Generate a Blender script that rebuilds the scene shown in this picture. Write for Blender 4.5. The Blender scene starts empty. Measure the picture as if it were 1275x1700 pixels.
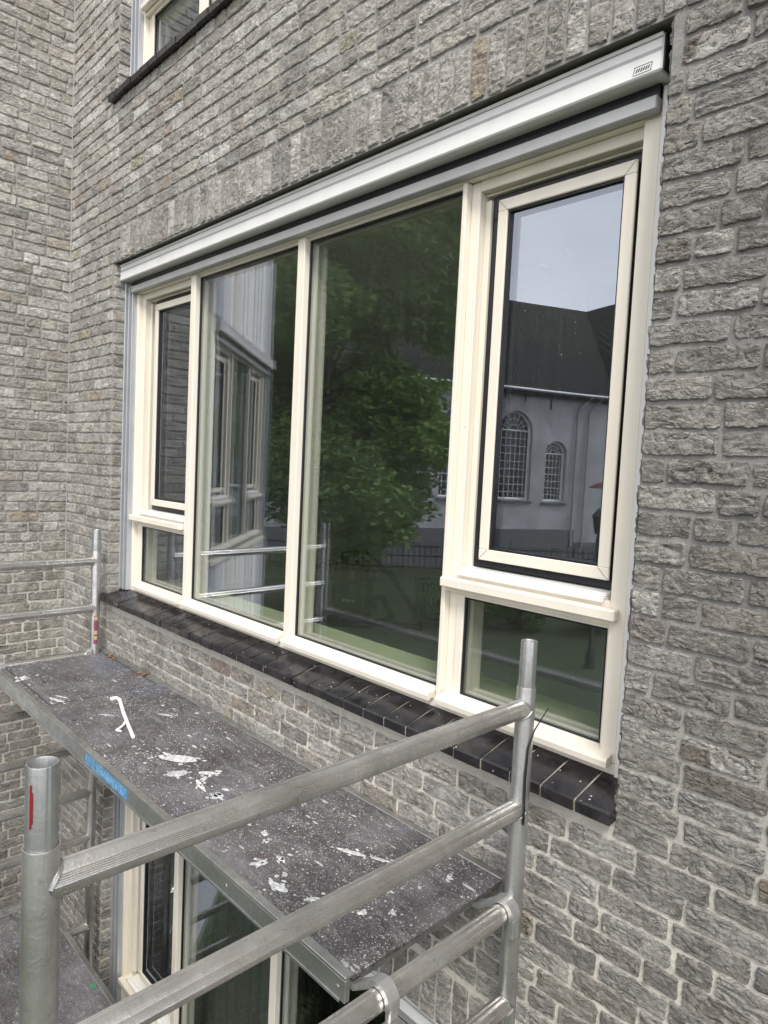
import bpy, math, random
import numpy as np
from mathutils import Vector, Matrix
random.seed(7); RNG=np.random.default_rng(11)
S=bpy.context.scene; COL=S.collection
# ---------------------------------------------------------------- camera
CP=Vector((0.8035101,-1.5538748,0.7751133))
R_=Vector((0.691,0.721,0.048)); 
yaw,pit,rol,F_PX=-0.80299428,-0.06674719,0.04833203,1130.4228
Fv=Vector((math.sin(yaw)*math.cos(pit),math.cos(yaw)*math.cos(pit),math.sin(pit)))
Rt=Vector((math.cos(yaw),-math.sin(yaw),0)); U0=Rt.cross(Fv)
R2=math.cos(rol)*Rt+math.sin(rol)*U0; U2=-math.sin(rol)*Rt+math.cos(rol)*U0
cd=bpy.data.cameras.new('camera'); cam=bpy.data.objects.new('camera',cd); COL.objects.link(cam)
M=Matrix((R2,U2,-Fv)).transposed().to_4x4(); M.translation=CP; cam.matrix_world=M
cd.sensor_fit='VERTICAL'; cd.sensor_height=24; cd.sensor_width=18; cd.lens=24*F_PX/1700
cd.clip_start=0.02; cd.clip_end=500; S.camera=cam
S.render.resolution_x=768; S.render.resolution_y=1024
# ---------------------------------------------------------------- sky, sun, exposure
SUN_EL,SUN_AZ=math.radians(50),math.radians(132)   # azimuth clockwise from +y
W=bpy.data.worlds.new('World'); S.world=W; W.use_nodes=True
nt=W.node_tree; nt.nodes.clear()
def wn(t,**k):
    n=nt.nodes.new(t)
    for a,b in k.items(): setattr(n,a,b)
    return n
sky=wn('ShaderNodeTexSky',sky_type='NISHITA',sun_disc=False,sun_elevation=SUN_EL,sun_rotation=SUN_AZ,dust_density=3.0,ozone_density=1.5)
tc=wn('ShaderNodeTexCoord'); mp=wn('ShaderNodeMapping'); mp.inputs['Scale'].default_value=(1,1,2.2)
nz=wn('ShaderNodeTexNoise'); nz.inputs['Scale'].default_value=2.2; nz.inputs['Detail'].default_value=5; nz.inputs['Roughness'].default_value=.55
cr=wn('ShaderNodeValToRGB'); cr.color_ramp.elements[0].position=.3; cr.color_ramp.elements[0].color=(10.4,10.5,11.6,1); cr.color_ramp.elements[1].position=.72; cr.color_ramp.elements[1].color=(14.2,14.1,14.6,1)
mx=wn('ShaderNodeMixRGB'); mx.inputs[0].default_value=.86
bg=wn('ShaderNodeBackground'); bg.inputs['Strength'].default_value=.092; wo=wn('ShaderNodeOutputWorld')
L=nt.links.new
L(tc.outputs['Generated'],mp.inputs[0]); L(mp.outputs[0],nz.inputs['Vector']); L(nz.outputs['Fac'],cr.inputs[0])
sx=wn('ShaderNodeSeparateXYZ'); L(tc.outputs['Generated'],sx.inputs[0])
gr=wn('ShaderNodeMapRange'); gr.inputs['From Min'].default_value=.05; gr.inputs['From Max'].default_value=.75; gr.inputs['To Min'].default_value=1.55; gr.inputs['To Max'].default_value=.85
L(sx.outputs['Z'],gr.inputs['Value']); mg=wn('ShaderNodeMixRGB',blend_type='MULTIPLY'); mg.inputs[0].default_value=1; L(cr.outputs[0],mg.inputs[1]); L(gr.outputs[0],mg.inputs[2])
L(sky.outputs[0],mx.inputs[1]); L(mg.outputs[0],mx.inputs[2]); L(mx.outputs[0],bg.inputs[0]); L(bg.outputs[0],wo.inputs[0])
sd=bpy.data.lights.new('sun','SUN'); sd.energy=2.3; sd.angle=math.radians(16); sd.color=(1,.96,.9)
so=bpy.data.objects.new('sun',sd); COL.objects.link(so)
sv=Vector((math.sin(SUN_AZ)*math.cos(SUN_EL),math.cos(SUN_AZ)*math.cos(SUN_EL),math.sin(SUN_EL)))
so.rotation_euler=sv.to_track_quat('Z','Y').to_euler()
S.view_settings.view_transform='Standard'; S.view_settings.look='None'; S.view_settings.exposure=0.6; S.view_settings.gamma=1
S.render.engine='CYCLES'
S.cycles.max_bounces=10; S.cycles.transparent_max_bounces=16; S.cycles.glossy_bounces=6
# ---------------------------------------------------------------- material helpers
class NT:
    def __init__(s,name):
        m=bpy.data.materials.new(name); m.use_nodes=True; s.m=m; s.t=m.node_tree; s.t.nodes.clear()
        s.out=s.n('ShaderNodeOutputMaterial')
    def n(s,t,ins=None,**k):
        n=s.t.nodes.new(t)
        for a,b in k.items(): setattr(n,a,b)
        for a,b in (ins or {}).items():
            i=n.inputs[a]
            if hasattr(b,'outputs'): s.t.links.new(b.outputs[0],i)
            elif isinstance(b,bpy.types.NodeSocket): s.t.links.new(b,i)
            else: i.default_value=b
        return n
    def link(s,a,b): s.t.links.new(a,b)
    def bsdf(s,**k):
        b=s.n('ShaderNodeBsdfPrincipled',{a.replace('_',' '):v for a,v in k.items()}); s.link(b.outputs[0],s.out.inputs[0]); return b
    def obj(s,scale=(1,1,1)):
        c=s.n('ShaderNodeTexCoord'); m=s.n('ShaderNodeMapping',{'Scale':scale}); s.link(c.outputs['Object'],m.inputs[0]); return m
    def noise(s,vec,scale,detail=4,rough=.55,dist=0):
        return s.n('ShaderNodeTexNoise',{'Vector':vec,'Scale':scale,'Detail':detail,'Roughness':rough,'Distortion':dist})
    def ramp(s,fac,stops):
        r=s.n('ShaderNodeValToRGB'); e=r.color_ramp.elements
        while len(e)<len(stops): e.new(.5)
        for i,(p,c) in enumerate(stops): e[i].position=p; e[i].color=tuple(c)+((1,) if len(c)==3 else ())
        if hasattr(fac,'outputs'): fac=fac.outputs[0]
        s.link(fac,r.inputs[0]); return r
    def mix(s,f,a,b,mode='MIX'):
        return s.n('ShaderNodeMixRGB',{0:f,1:a,2:b},blend_type=mode)
    def math(s,op,a,b=0.0,c=None):
        d={0:a,1:b}
        if c is not None: d[2]=c
        return s.n('ShaderNodeMath',d,operation=op)
    def bump(s,h,dist,strength=1,normal=None):
        d={'Height':h,'Distance':dist,'Strength':strength}
        if normal: d['Normal']=normal
        return s.n('ShaderNodeBump',d)
def g3(v): return (v,v,v)
def simple(name,col,rough=.5,metal=0,nscale=20,var=.12,bump=0.0,**k):
    t=NT(name); o=t.obj(); n=t.noise(o,nscale,5)
    r=t.ramp(n,[(.3,[c*(1-var) for c in col]),(.7,[min(1,c*(1+var)) for c in col])])
    ins=dict(Base_Color=r,Roughness=rough,Metallic=metal); ins.update(k)
    if bump: ins['Normal']=t.bump(n,bump)
    t.bsdf(**ins); return t.m
# ---- brick
def brick_mat():
    t=NT('rough_grey_brick'); o=t.obj()
    at=t.n('ShaderNodeAttribute',attribute_name='bcol'); dp=t.n('ShaderNodeAttribute',attribute_name='bdep')
    fine=t.noise(o,260,4,.7); mid=t.noise(o,48,5,.65); big=t.noise(o,2.1,3)
    c=t.mix(1.0,at.outputs['Color'],t.ramp(mid,[(.25,g3(.74)),(.75,g3(1.22))]),'MULTIPLY')
    c=t.mix(1.0,c,t.ramp(fine,[(.3,g3(.78)),(.62,g3(1.16))]),'MULTIPLY')
    c=t.mix(1.0,c,t.ramp(big,[(.3,(.93,.92,.9)),(.7,g3(1.07))]),'MULTIPLY')
    # manganese-dark specks and pits of the clay
    v=t.n('ShaderNodeTexVoronoi',{'Vector':o,'Scale':95.}); sp=t.noise(o,30,2)
    m1=t.math('LESS_THAN',v,.16); m2=t.math('GREATER_THAN',sp,.58); mm=t.math('MULTIPLY',m1,m2)
    c=t.mix(t.math('MULTIPLY',mm,.75),c,(.05,.047,.045,1))
    # crinkles: stretched, folded clay
    ms=t.n('ShaderNodeMapping',{'Scale':(1,1,2.1)}); t.link(o.outputs[0],ms.inputs[0])
    cr1=t.noise(ms,26,5,.55,1.2)
    rid=t.math('ABSOLUTE',t.math('SUBTRACT',cr1,.5))
    rr=t.ramp(rid,[(0,g3(0)),(.02,g3(.8)),(.06,g3(1))])
    sz=t.n('ShaderNodeSeparateXYZ',{0:o}); wn_=t.noise(ms,12,4,.55,.5)
    ph=t.math('ADD',t.math('MULTIPLY',sz.outputs['Z'],34.0),t.math('MULTIPLY',wn_,6.0)); fr=t.math('FRACT',ph)
    saw=t.ramp(fr,[(0,g3(0)),(.86,g3(1)),(1,g3(0))]); saw.color_ramp.elements[1].position=.86
    msk=t.ramp(t.noise(o,13,3),[(.40,g3(0)),(.56,g3(1))]); sw=t.math('MULTIPLY',saw,msk)
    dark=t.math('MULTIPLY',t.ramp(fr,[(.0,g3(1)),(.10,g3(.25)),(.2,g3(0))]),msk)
    c=t.mix(t.math('MULTIPLY',dark,.78),c,(.045,.042,.038,1))  # crease shade painted along the fold edges
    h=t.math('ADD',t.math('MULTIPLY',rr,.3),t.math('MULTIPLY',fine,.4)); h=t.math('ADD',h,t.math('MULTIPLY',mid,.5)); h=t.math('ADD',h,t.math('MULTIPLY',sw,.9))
    c=t.mix(t.math('MULTIPLY',t.math('SUBTRACT',1.0,rr),.30),c,(.06,.056,.052,1))  # shade painted into the thin ridge creases
    stn=t.ramp(t.noise(o,2.7,4,.6),[(.62,g3(0)),(.70,g3(.55))]); c=t.mix(t.math('MULTIPLY',stn,t.ramp(mid,[(.35,g3(.2)),(.6,g3(1))])),c,(.085,.08,.078,1))
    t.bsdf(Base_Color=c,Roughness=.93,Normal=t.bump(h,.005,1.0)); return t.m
def mortar_mat():
    t=NT('sandy_mortar'); o=t.obj()
    n=t.noise(o,190,5,.7); b=t.noise(o,3,4); m=t.noise(o,35,4)
    c=t.ramp(b,[(.3,(.26,.25,.235)),(.7,(.35,.34,.32))])
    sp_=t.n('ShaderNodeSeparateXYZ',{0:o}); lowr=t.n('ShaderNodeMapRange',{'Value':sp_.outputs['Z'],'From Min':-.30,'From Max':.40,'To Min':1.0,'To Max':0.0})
    drk=t.n('ShaderNodeMapRange',{'Value':sp_.outputs['X'],'From Min':-.1,'From Max':.25,'To Min':1.0,'To Max':.68}); c=t.mix(1.0,c,drk.outputs[0],'MULTIPLY')  # mortar follows the bricks' painted shade towards the right
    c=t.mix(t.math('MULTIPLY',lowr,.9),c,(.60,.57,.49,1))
    c=t.mix(1.0,c,t.ramp(n,[(.3,g3(.78)),(.7,g3(1.15))]),'MULTIPLY')
    c=t.mix(1.0,c,t.ramp(m,[(.3,g3(.86)),(.6,g3(1.05))]),'MULTIPLY')
    h=t.math('ADD',n,t.math('MULTIPLY',m,1.6))
    t.bsdf(Base_Color=c,Roughness=.95,Normal=t.bump(h,.004,.7)); return t.m
def alu_mat(name,col=(.55,.545,.53),rough=.30,dirt=.5,axis=2):
    t=NT(name); o=t.obj(); sc_=[1,1,1]; sc_[axis]=.04; so_=t.obj(sc_); scr=t.noise(so_,230,3,.6); n=t.noise(o,26,6,.65); f=t.noise(o,170,4,.7); b=t.noise(o,5,3)
    c=t.ramp(n,[(.3,[x*.72 for x in col]),(.6,col),(.8,[min(1,x*1.15) for x in col])])
    sp=t.ramp(f,[(.6,g3(0)),(.72,g3(1))])
    c=t.mix(t.math('MULTIPLY',sp,.35),c,(.72,.71,.68,1))
    ge=t.n('ShaderNodeNewGeometry'); gx=t.n('ShaderNodeSeparateXYZ',{0:ge.outputs['Normal']}); upf=t.ramp(gx.outputs['Z'],[(.35,g3(0)),(.8,g3(1))])
    cem=t.ramp(t.noise(o,38,5,.7),[(.42,g3(0)),(.66,g3(1))]); c=t.mix(t.math('MULTIPLY',t.math('MULTIPLY',upf,cem),.6),c,(.60,.565,.48,1))
    dk=t.ramp(t.noise(o,60,3,.5,.4),[(.66,g3(0)),(.74,g3(1))])
    c=t.mix(t.math('MULTIPLY',dk,.5*dirt),c,(.12,.11,.10,1))
    r=t.ramp(n,[(.3,g3(rough+.14)),(.7,g3(rough-.05))])
    me=t.ramp(b,[(.3,g3(.8)),(.7,g3(1.0))])
    t.bsdf(Base_Color=c,Roughness=r,Metallic=me,Normal=t.bump(t.math('ADD',t.math('ADD',n,t.math('MULTIPLY',f,.4)),t.math('MULTIPLY',scr,.8)),.0012,.7)); return t.m
def paint_mat(name,col,rough=.38,streak=.09):
    t=NT(name); o=t.obj((1,1,.12)); n=t.noise(o,14,4); o2=t.obj(); f=t.noise(o2,70,4)
    c=t.ramp(n,[(.3,[x*(1-streak) for x in col]),(.7,col)])
    v=t.n('ShaderNodeTexVoronoi',{'Vector':o2,'Scale':9.}); d=t.math('LESS_THAN',v,.018)
    c=t.mix(t.math('MULTIPLY',d,.7),c,(.2,.17,.13,1))
    gr=t.ramp(t.noise(o2,38,6,.75),[(.60,g3(0)),(.78,g3(.35))]); gl_=t.ramp(t.noise(o,5,4),[(.45,g3(.1)),(.7,g3(1))]); c=t.mix(t.math('MULTIPLY',gr,gl_),c,(.36,.32,.25,1))
    t.bsdf(Base_Color=c,Roughness=rough,Specular_IOR_Level=.4,Normal=t.bump(f,.0006,.4)); return t.m
def glass_mat(name='tinted_window_glass',tint=(.915,.94,.915),r0=.175):
    t=NT(name); o=t.obj(); lw=t.n('ShaderNodeLayerWeight',{'Blend':.5})
    p=t.math('POWER',lw.outputs['Facing'],5.0); f=t.math('ADD',r0,t.math('MULTIPLY',p,1-r0))
    tr=t.n('ShaderNodeBsdfTransparent',{'Color':tuple(tint)+(1,)})
    wv=t.noise(o,1.3,1); gl=t.n('ShaderNodeBsdfGlossy',{'Color':(.84,.89,1,1),'Roughness':.0,'Normal':t.bump(wv,.0012,.5)})
    m=t.n('ShaderNodeMixShader',{0:f,1:tr,2:gl})
    v=t.n('ShaderNodeTexVoronoi',{'Vector':o,'Scale':46.}); n=t.noise(o,5,2); vs=t.n('ShaderNodeSeparateColor',{0:v.outputs['Color']})
    d=t.math('MULTIPLY',t.math('LESS_THAN',v.outputs['Distance'],t.math('MULTIPLY',vs.outputs[0],.10)),t.math('GREATER_THAN',n,.46))
    st=t.obj((1,1,.03)); sn=t.noise(st,60,3); hz=t.ramp(sn,[(.42,g3(0.0)),(.8,g3(.012))])
    k=t.math('MAXIMUM',t.math('MULTIPLY',d,t.math('MULTIPLY',vs.outputs[1],.45)),hz)
    df=t.n('ShaderNodeBsdfDiffuse',{'Color':(.8,.8,.78,1)})
    m2=t.n('ShaderNodeMixShader',{0:k,1:m,2:df}); t.link(m2.outputs[0],t.out.inputs[0]); return t.m
def deck_mat(name,seed=0,dust=1.0,blue=True):
    t=NT(name); c0=t.n('ShaderNodeTexCoord'); o=t.n('ShaderNodeMapping',{'Location':(seed,seed*.7,0)}); t.link(c0.outputs['Object'],o.inputs[0])
    big=t.noise(o,3.2,5,.6); mid=t.noise(o,22,5,.7); fine=t.noise(o,240,4,.75)
    c=t.ramp(big,[(.3,(.032,.027,.027)),(.5,(.058,.053,.054)),(.72,(.115,.113,.118))])
    c=t.mix(1.0,c,t.ramp(mid,[(.3,g3(.7)),(.7,g3(1.35))]),'MULTIPLY')
    c=t.mix(t.ramp(fine,[(.5,g3(0)),(.68,g3(.42))]),c,(.42,.42,.44,1))
    sm=t.n('ShaderNodeMapping',{'Scale':(1.2,5.5,1),'Rotation':(0,0,.5)}); t.link(o.outputs[0],sm.inputs[0])
    sf=t.ramp(t.noise(sm,6,6,.75,1.2),[(.50,g3(0)),(.70,g3(.55))]); c=t.mix(t.math('MULTIPLY',sf,t.ramp(fine,[(.35,g3(.15)),(.6,g3(1))])),c,(.36,.36,.35,1))
    br=t.ramp(t.noise(o,5.5,4,.6),[(.52,g3(0)),(.68,g3(.7))]); c=t.mix(t.math('MULTIPLY',br,.55),c,(.050,.033,.029,1))
    if blue:
        bn=t.ramp(t.noise(o,1.7,3,.6,.5),[(.56,g3(0)),(.70,g3(.35))])
        c=t.mix(t.math('MULTIPLY',bn,t.ramp(fine,[(.4,g3(0)),(.6,g3(1))])),c,(.22,.30,.45,1))
    def spots(scale,thr,dens,seedl):
        mp=t.n('ShaderNodeMapping',{'Location':(seedl,seedl,0),'Scale':(1,1,.0)}); t.link(o.outputs[0],mp.inputs[0])
        dn=t.noise(mp,scale*.9,3); dv=t.n('ShaderNodeMixRGB',{0:.10/scale*10,1:mp,2:dn.outputs['Color']})
        v=t.n('ShaderNodeTexVoronoi',{'Vector':dv,'Scale':scale,'Randomness':1.0})
        rnd=t.n('ShaderNodeSeparateColor',{0:v.outputs['Color']})
        th=t.math('MULTIPLY',t.math('MAXIMUM',t.math('SUBTRACT',rnd.outputs[0],1-dens),0.0),thr/dens)
        return t.math('LESS_THAN',v.outputs['Distance'],th)
    w=t.math('MAXIMUM',spots(210,.42,.55,0.3),spots(95,.36,.34,1.7)); w=t.math('MAXIMUM',w,spots(30,.24,.26,4.1))
    # dragged dabs: stretched coordinates
    st=t.n('ShaderNodeMapping',{'Scale':(.55,2.6,0),'Rotation':(0,0,.35)}); t.link(o.outputs[0],st.inputs[0])
    sv_=t.n('ShaderNodeTexVoronoi',{'Vector':st,'Scale':14.}); sr=t.n('ShaderNodeSeparateColor',{0:sv_.outputs['Color']})
    dab=t.math('MULTIPLY',t.math('LESS_THAN',sv_.outputs['Distance'],t.math('MULTIPLY',sr.outputs[1],.20)),t.math('GREATER_THAN',mid,.50))
    w=t.math('MAXIMUM',w,dab)
    gn=t.n('ShaderNodeNewGeometry'); gz_=t.n('ShaderNodeSeparateXYZ',{0:gn.outputs['Normal']}); w=t.math('MULTIPLY',w,t.math('GREATER_THAN',gz_.outputs['Z'],.7))
    reg=t.ramp(t.noise(o,2.3,3),[(.32,g3(.18)),(.62,g3(1.0))])
    c=t.mix(t.math('MULTIPLY',w,t.math('MULTIPLY',reg,dust)),c,(.60,.60,.57,1))
    t.bsdf(Base_Color=c,Roughness=t.ramp(mid,[(.3,g3(.38)),(.7,g3(.62))]),Normal=t.bump(t.math('ADD',fine,w),.0008,.6)); return t.m
def leaf_mat(name,c1,c2):
    t=NT(name); a=t.n('ShaderNodeAttribute',attribute_name='bcol')
    c=t.mix(a.outputs['Fac'],tuple(c1)+(1,),tuple(c2)+(1,))
    b=t.n('ShaderNodeBsdfPrincipled',{'Base Color':c,'Roughness':.5}); tl=t.n('ShaderNodeBsdfTranslucent',{'Color':c})
    m=t.n('ShaderNodeMixShader',{0:.3,1:b,2:tl}); t.link(m.outputs[0],t.out.inputs[0]); return t.m
MT=dict(brick=brick_mat(),mortar=mortar_mat(),alu=alu_mat('weathered_aluminium'),alur=alu_mat('ribbed_aluminium',(.64,.625,.60),.27,.6,1),alu2=alu_mat('dull_aluminium',(.44,.45,.44),.38),
 cream=paint_mat('cream_paint',(.78,.725,.615)),rail=simple('grey_anodised_rail',(.42,.42,.41),.42,.25,9,.08),
 boxw=paint_mat('white_coated_aluminium',(.76,.755,.73),.33,.05),guide=simple('silver_guide_metal',(.52,.54,.56),.35,.5,6,.08),
 black=simple('black_rubber',(.012,.012,.016),.33,0,60,.4,.0012),blackd=simple('black_matt_plastic',(.02,.02,.022),.6,0,30,.3),  # blackd: matt black for caps, seams and print
 sill=None,glass=glass_mat(),deck=deck_mat('paint_spattered_plywood'),deck2=deck_mat('worn_brown_plywood',5.3,.6,False))
def sill_mat():
    t=NT('glazed_black_sill_tile'); o=t.obj(); n=t.noise(o,16,5,.6); f=t.noise(o,120,3)
    c=t.ramp(n,[(.35,(.008,.008,.009)),(.7,(.035,.031,.034))])
    v=t.n('ShaderNodeTexVoronoi',{'Vector':o,'Scale':42.}); sp=t.math('MULTIPLY',t.math('LESS_THAN',v,.1),t.math('GREATER_THAN',t.noise(o,9,2),.5))
    c=t.mix(t.math('MULTIPLY',sp,.8),c,(.6,.58,.55,1))
    t.bsdf(Base_Color=c,Roughness=t.ramp(n,[(.3,g3(.12)),(.7,g3(.34))]),Normal=t.bump(f,.0006,.4)); return t.m
MT['sill']=sill_mat(); MT['hook']=simple('cast_aluminium_hook',(.50,.50,.49),.42,.8,30,.18,.0006)
# ---------------------------------------------------------------- mesh builder
class MB:
    def __init__(s): s.v=[]; s.f=[]; s.mi=[]; s.cur=0
    def quad(s,*p):
        b=len(s.v); s.v+= [tuple(x) for x in p]; s.f.append(tuple(range(b,b+len(p)))); s.mi.append(s.cur)
    def box(s,x0,y0,z0,x1,y1,z1,bev=0.0):
        if x1<x0:x0,x1=x1,x0
        if y1<y0:y0,y1=y1,y0
        if z1<z0:z0,z1=z1,z0
        e=min(bev,(x1-x0)*.45,(y1-y0)*.45,(z1-z0)*.45)
        b=len(s.v)
        if e<=0:
            s.v+=[(x,y,z) for x in(x0,x1) for y in(y0,y1) for z in(z0,z1)]
            F=[(0,1,3,2),(4,6,7,5),(0,4,5,1),(2,3,7,6),(0,2,6,4),(1,5,7,3)]
            s.f+=[tuple(b+i for i in f) for f in F]; s.mi+=[s.cur]*6; return
        # chamfered box: 24 verts
        idx={}
        for i,x in enumerate((x0,x1)):
            for j,y in enumerate((y0,y1)):
                for k,z in enumerate((z0,z1)):
                    sx,sy,sz=(1,-1)[i],(1,-1)[j],(1,-1)[k]
                    for a in range(3):
                        p=[x+sx*e,y+sy*e,z+sz*e]; p[a]=(x,y,z)[a]
                        idx[i,j,k,a]=len(s.v); s.v.append(tuple(p))
        def F(*q): s.f.append(tuple(idx[t] for t in q)); s.mi.append(s.cur)
        for i in (0,1): F((i,0,0,0),(i,1,0,0),(i,1,1,0),(i,0,1,0)) if i else F((i,0,0,0),(i,0,1,0),(i,1,1,0),(i,1,0,0))
        for j in (0,1): F((0,j,0,1),(1,j,0,1),(1,j,1,1),(0,j,1,1)) if not j else F((0,j,0,1),(0,j,1,1),(1,j,1,1),(1,j,0,1))
        for k in (0,1): F((0,0,k,2),(1,0,k,2),(1,1,k,2),(0,1,k,2)) if k else F((0,0,k,2),(0,1,k,2),(1,1,k,2),(1,0,k,2))
        for j in(0,1):
            for k in(0,1): F((0,j,k,1),(1,j,k,1),(1,j,k,2),(0,j,k,2))
        for i in(0,1):
            for k in(0,1): F((i,0,k,0),(i,1,k,0),(i,1,k,2),(i,0,k,2))
        for i in(0,1):
            for j in(0,1): F((i,j,0,0),(i,j,1,0),(i,j,1,1),(i,j,0,1))
        for i in(0,1):
            for j in(0,1):
                for k in(0,1): F((i,j,k,0),(i,j,k,1),(i,j,k,2))
    def tube(s,p0,p1,r,seg=24,r1=None,ribs=False,caps=True,bend=None):
        pts=[Vector(p0)]+([Vector(x) for x in bend] if bend else [])+[Vector(p1)]
        s.path(pts,r,seg,r1 if r1 is not None else r,ribs,caps)
    def path(s,pts,r,seg=12,r1=None,ribs=False,caps=True):
        pts=[Vector(p) for p in pts]; n=len(pts); r1=r if r1 is None else r1
        d=(pts[1]-pts[0]).normalized(); up=Vector((0,0,1)) if abs(d.z)<.9 else Vector((1,0,0))
        a=d.cross(up).normalized(); base=len(s.v)
        for i,p in enumerate(pts):
            t=(pts[min(i+1,n-1)]-pts[max(i-1,0)]).normalized()
            a=(a-t*a.dot(t)).normalized(); b=t.cross(a)
            rr=r+(r1-r)*i/(n-1)
            for k in range(seg):
                th=2*math.pi*k/seg; q=rr
                if ribs and (k%(seg//4))<seg//9 and k%2: q=rr*.955
                s.v.append(tuple(p+a*math.cos(th)*q+b*math.sin(th)*q))
        for i in range(n-1):
            for k in range(seg):
                k2=(k+1)%seg; s.f.append((base+i*seg+k,base+i*seg+k2,base+(i+1)*seg+k2,base+(i+1)*seg+k)); s.mi.append(s.cur)
        if caps:
            s.f.append(tuple(base+k for k in reversed(range(seg)))); s.f.append(tuple(base+(n-1)*seg+k for k in range(seg))); s.mi+=[s.cur]*2
    def lathe(s,c,prof,seg=24):
        base=len(s.v)
        for r,z in prof:
            for k in range(seg):
                th=2*math.pi*k/seg; s.v.append((c[0]+r*math.cos(th),c[1]+r*math.sin(th),c[2]+z))
        for i in range(len(prof)-1):
            for k in range(seg):
                k2=(k+1)%seg; s.f.append((base+i*seg+k,base+i*seg+k2,base+(i+1)*seg+k2,base+(i+1)*seg+k)); s.mi.append(s.cur)
    def blob(s,c,rx,ry,th,rot=0,n=22,seed=0,jag=.25):
        rg=random.Random(seed); base=len(s.v); ph=[rg.uniform(0,6.28) for _ in range(5)]
        for lay,(k,z) in enumerate(((1,0),(.86,th))):
            for i in range(n):
                a=2*math.pi*i/n; q=1+jag*sum(math.sin((j+2)*a+ph[j])/(j+1.6) for j in range(5))*.8+rg.uniform(-jag,jag)*.25
                x,y=rx*q*k*math.cos(a),ry*q*k*math.sin(a)
                s.v.append((c[0]+x*math.cos(rot)-y*math.sin(rot),c[1]+x*math.sin(rot)+y*math.cos(rot),c[2]+z))
        for i in range(n): j=(i+1)%n; s.f.append((base+i,base+j,base+n+j,base+n+i)); s.mi.append(s.cur)
        s.f.append(tuple(base+n+i for i in range(n))); s.mi.append(s.cur)
    def build(s,name,mat,parent=None,smooth=False,mw=None):
        me=bpy.data.meshes.new(name); me.from_pydata(s.v,[],s.f)
        mats=mat if isinstance(mat,(list,tuple)) else [mat]
        for m in mats: me.materials.append(m)
        if len(mats)>1: me.polygons.foreach_set('material_index',s.mi)
        if smooth: me.polygons.foreach_set('use_smooth',[len(f)==4 for f in s.f])
        me.update(); o=bpy.data.objects.new(name,me); COL.objects.link(o)
        if parent: o.parent=parent
        if mw is not None: o.matrix_local=mw
        if smooth:
            try: me.set_sharp_from_angle(angle=math.radians(38))
            except Exception: pass
        return o
def tag(o,label=None,cat=None,group=None,kind=None):
    for k,v in (('label',label),('category',cat),('group',group),('kind',kind)):
        if v: o[k]=v
    return o
def empty(name,loc=(0,0,0),label=None,cat=None,group=None,parent=None,rz=0):
    o=bpy.data.objects.new(name,None); COL.objects.link(o); o.location=loc; o.rotation_euler=(0,0,rz); o.empty_display_size=.1
    if parent: o.parent=parent
    return tag(o,label,cat,group)
# numpy value noise
def vnoise(p,scale,seed=0):
    q=p*scale; i=np.floor(q).astype(np.int64); f=q-i; f=f*f*(3-2*f); r=0
    def h(a,b,c):
        n=(a*374761393+b*668265263+c*2147483647+seed*974711)&0xffffffff
        n=((n^(n>>13))*1274126177)&0xffffffff; return ((n^(n>>16))&0xffff)/65535.
    for dx in(0,1):
        for dy in(0,1):
            for dz in(0,1):
                w=(f[:,0] if dx else 1-f[:,0])*(f[:,1] if dy else 1-f[:,1])*(f[:,2] if dz else 1-f[:,2])
                r=r+w*h(i[:,0]+dx,i[:,1]+dy,i[:,2]+dz)
    return r
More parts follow.
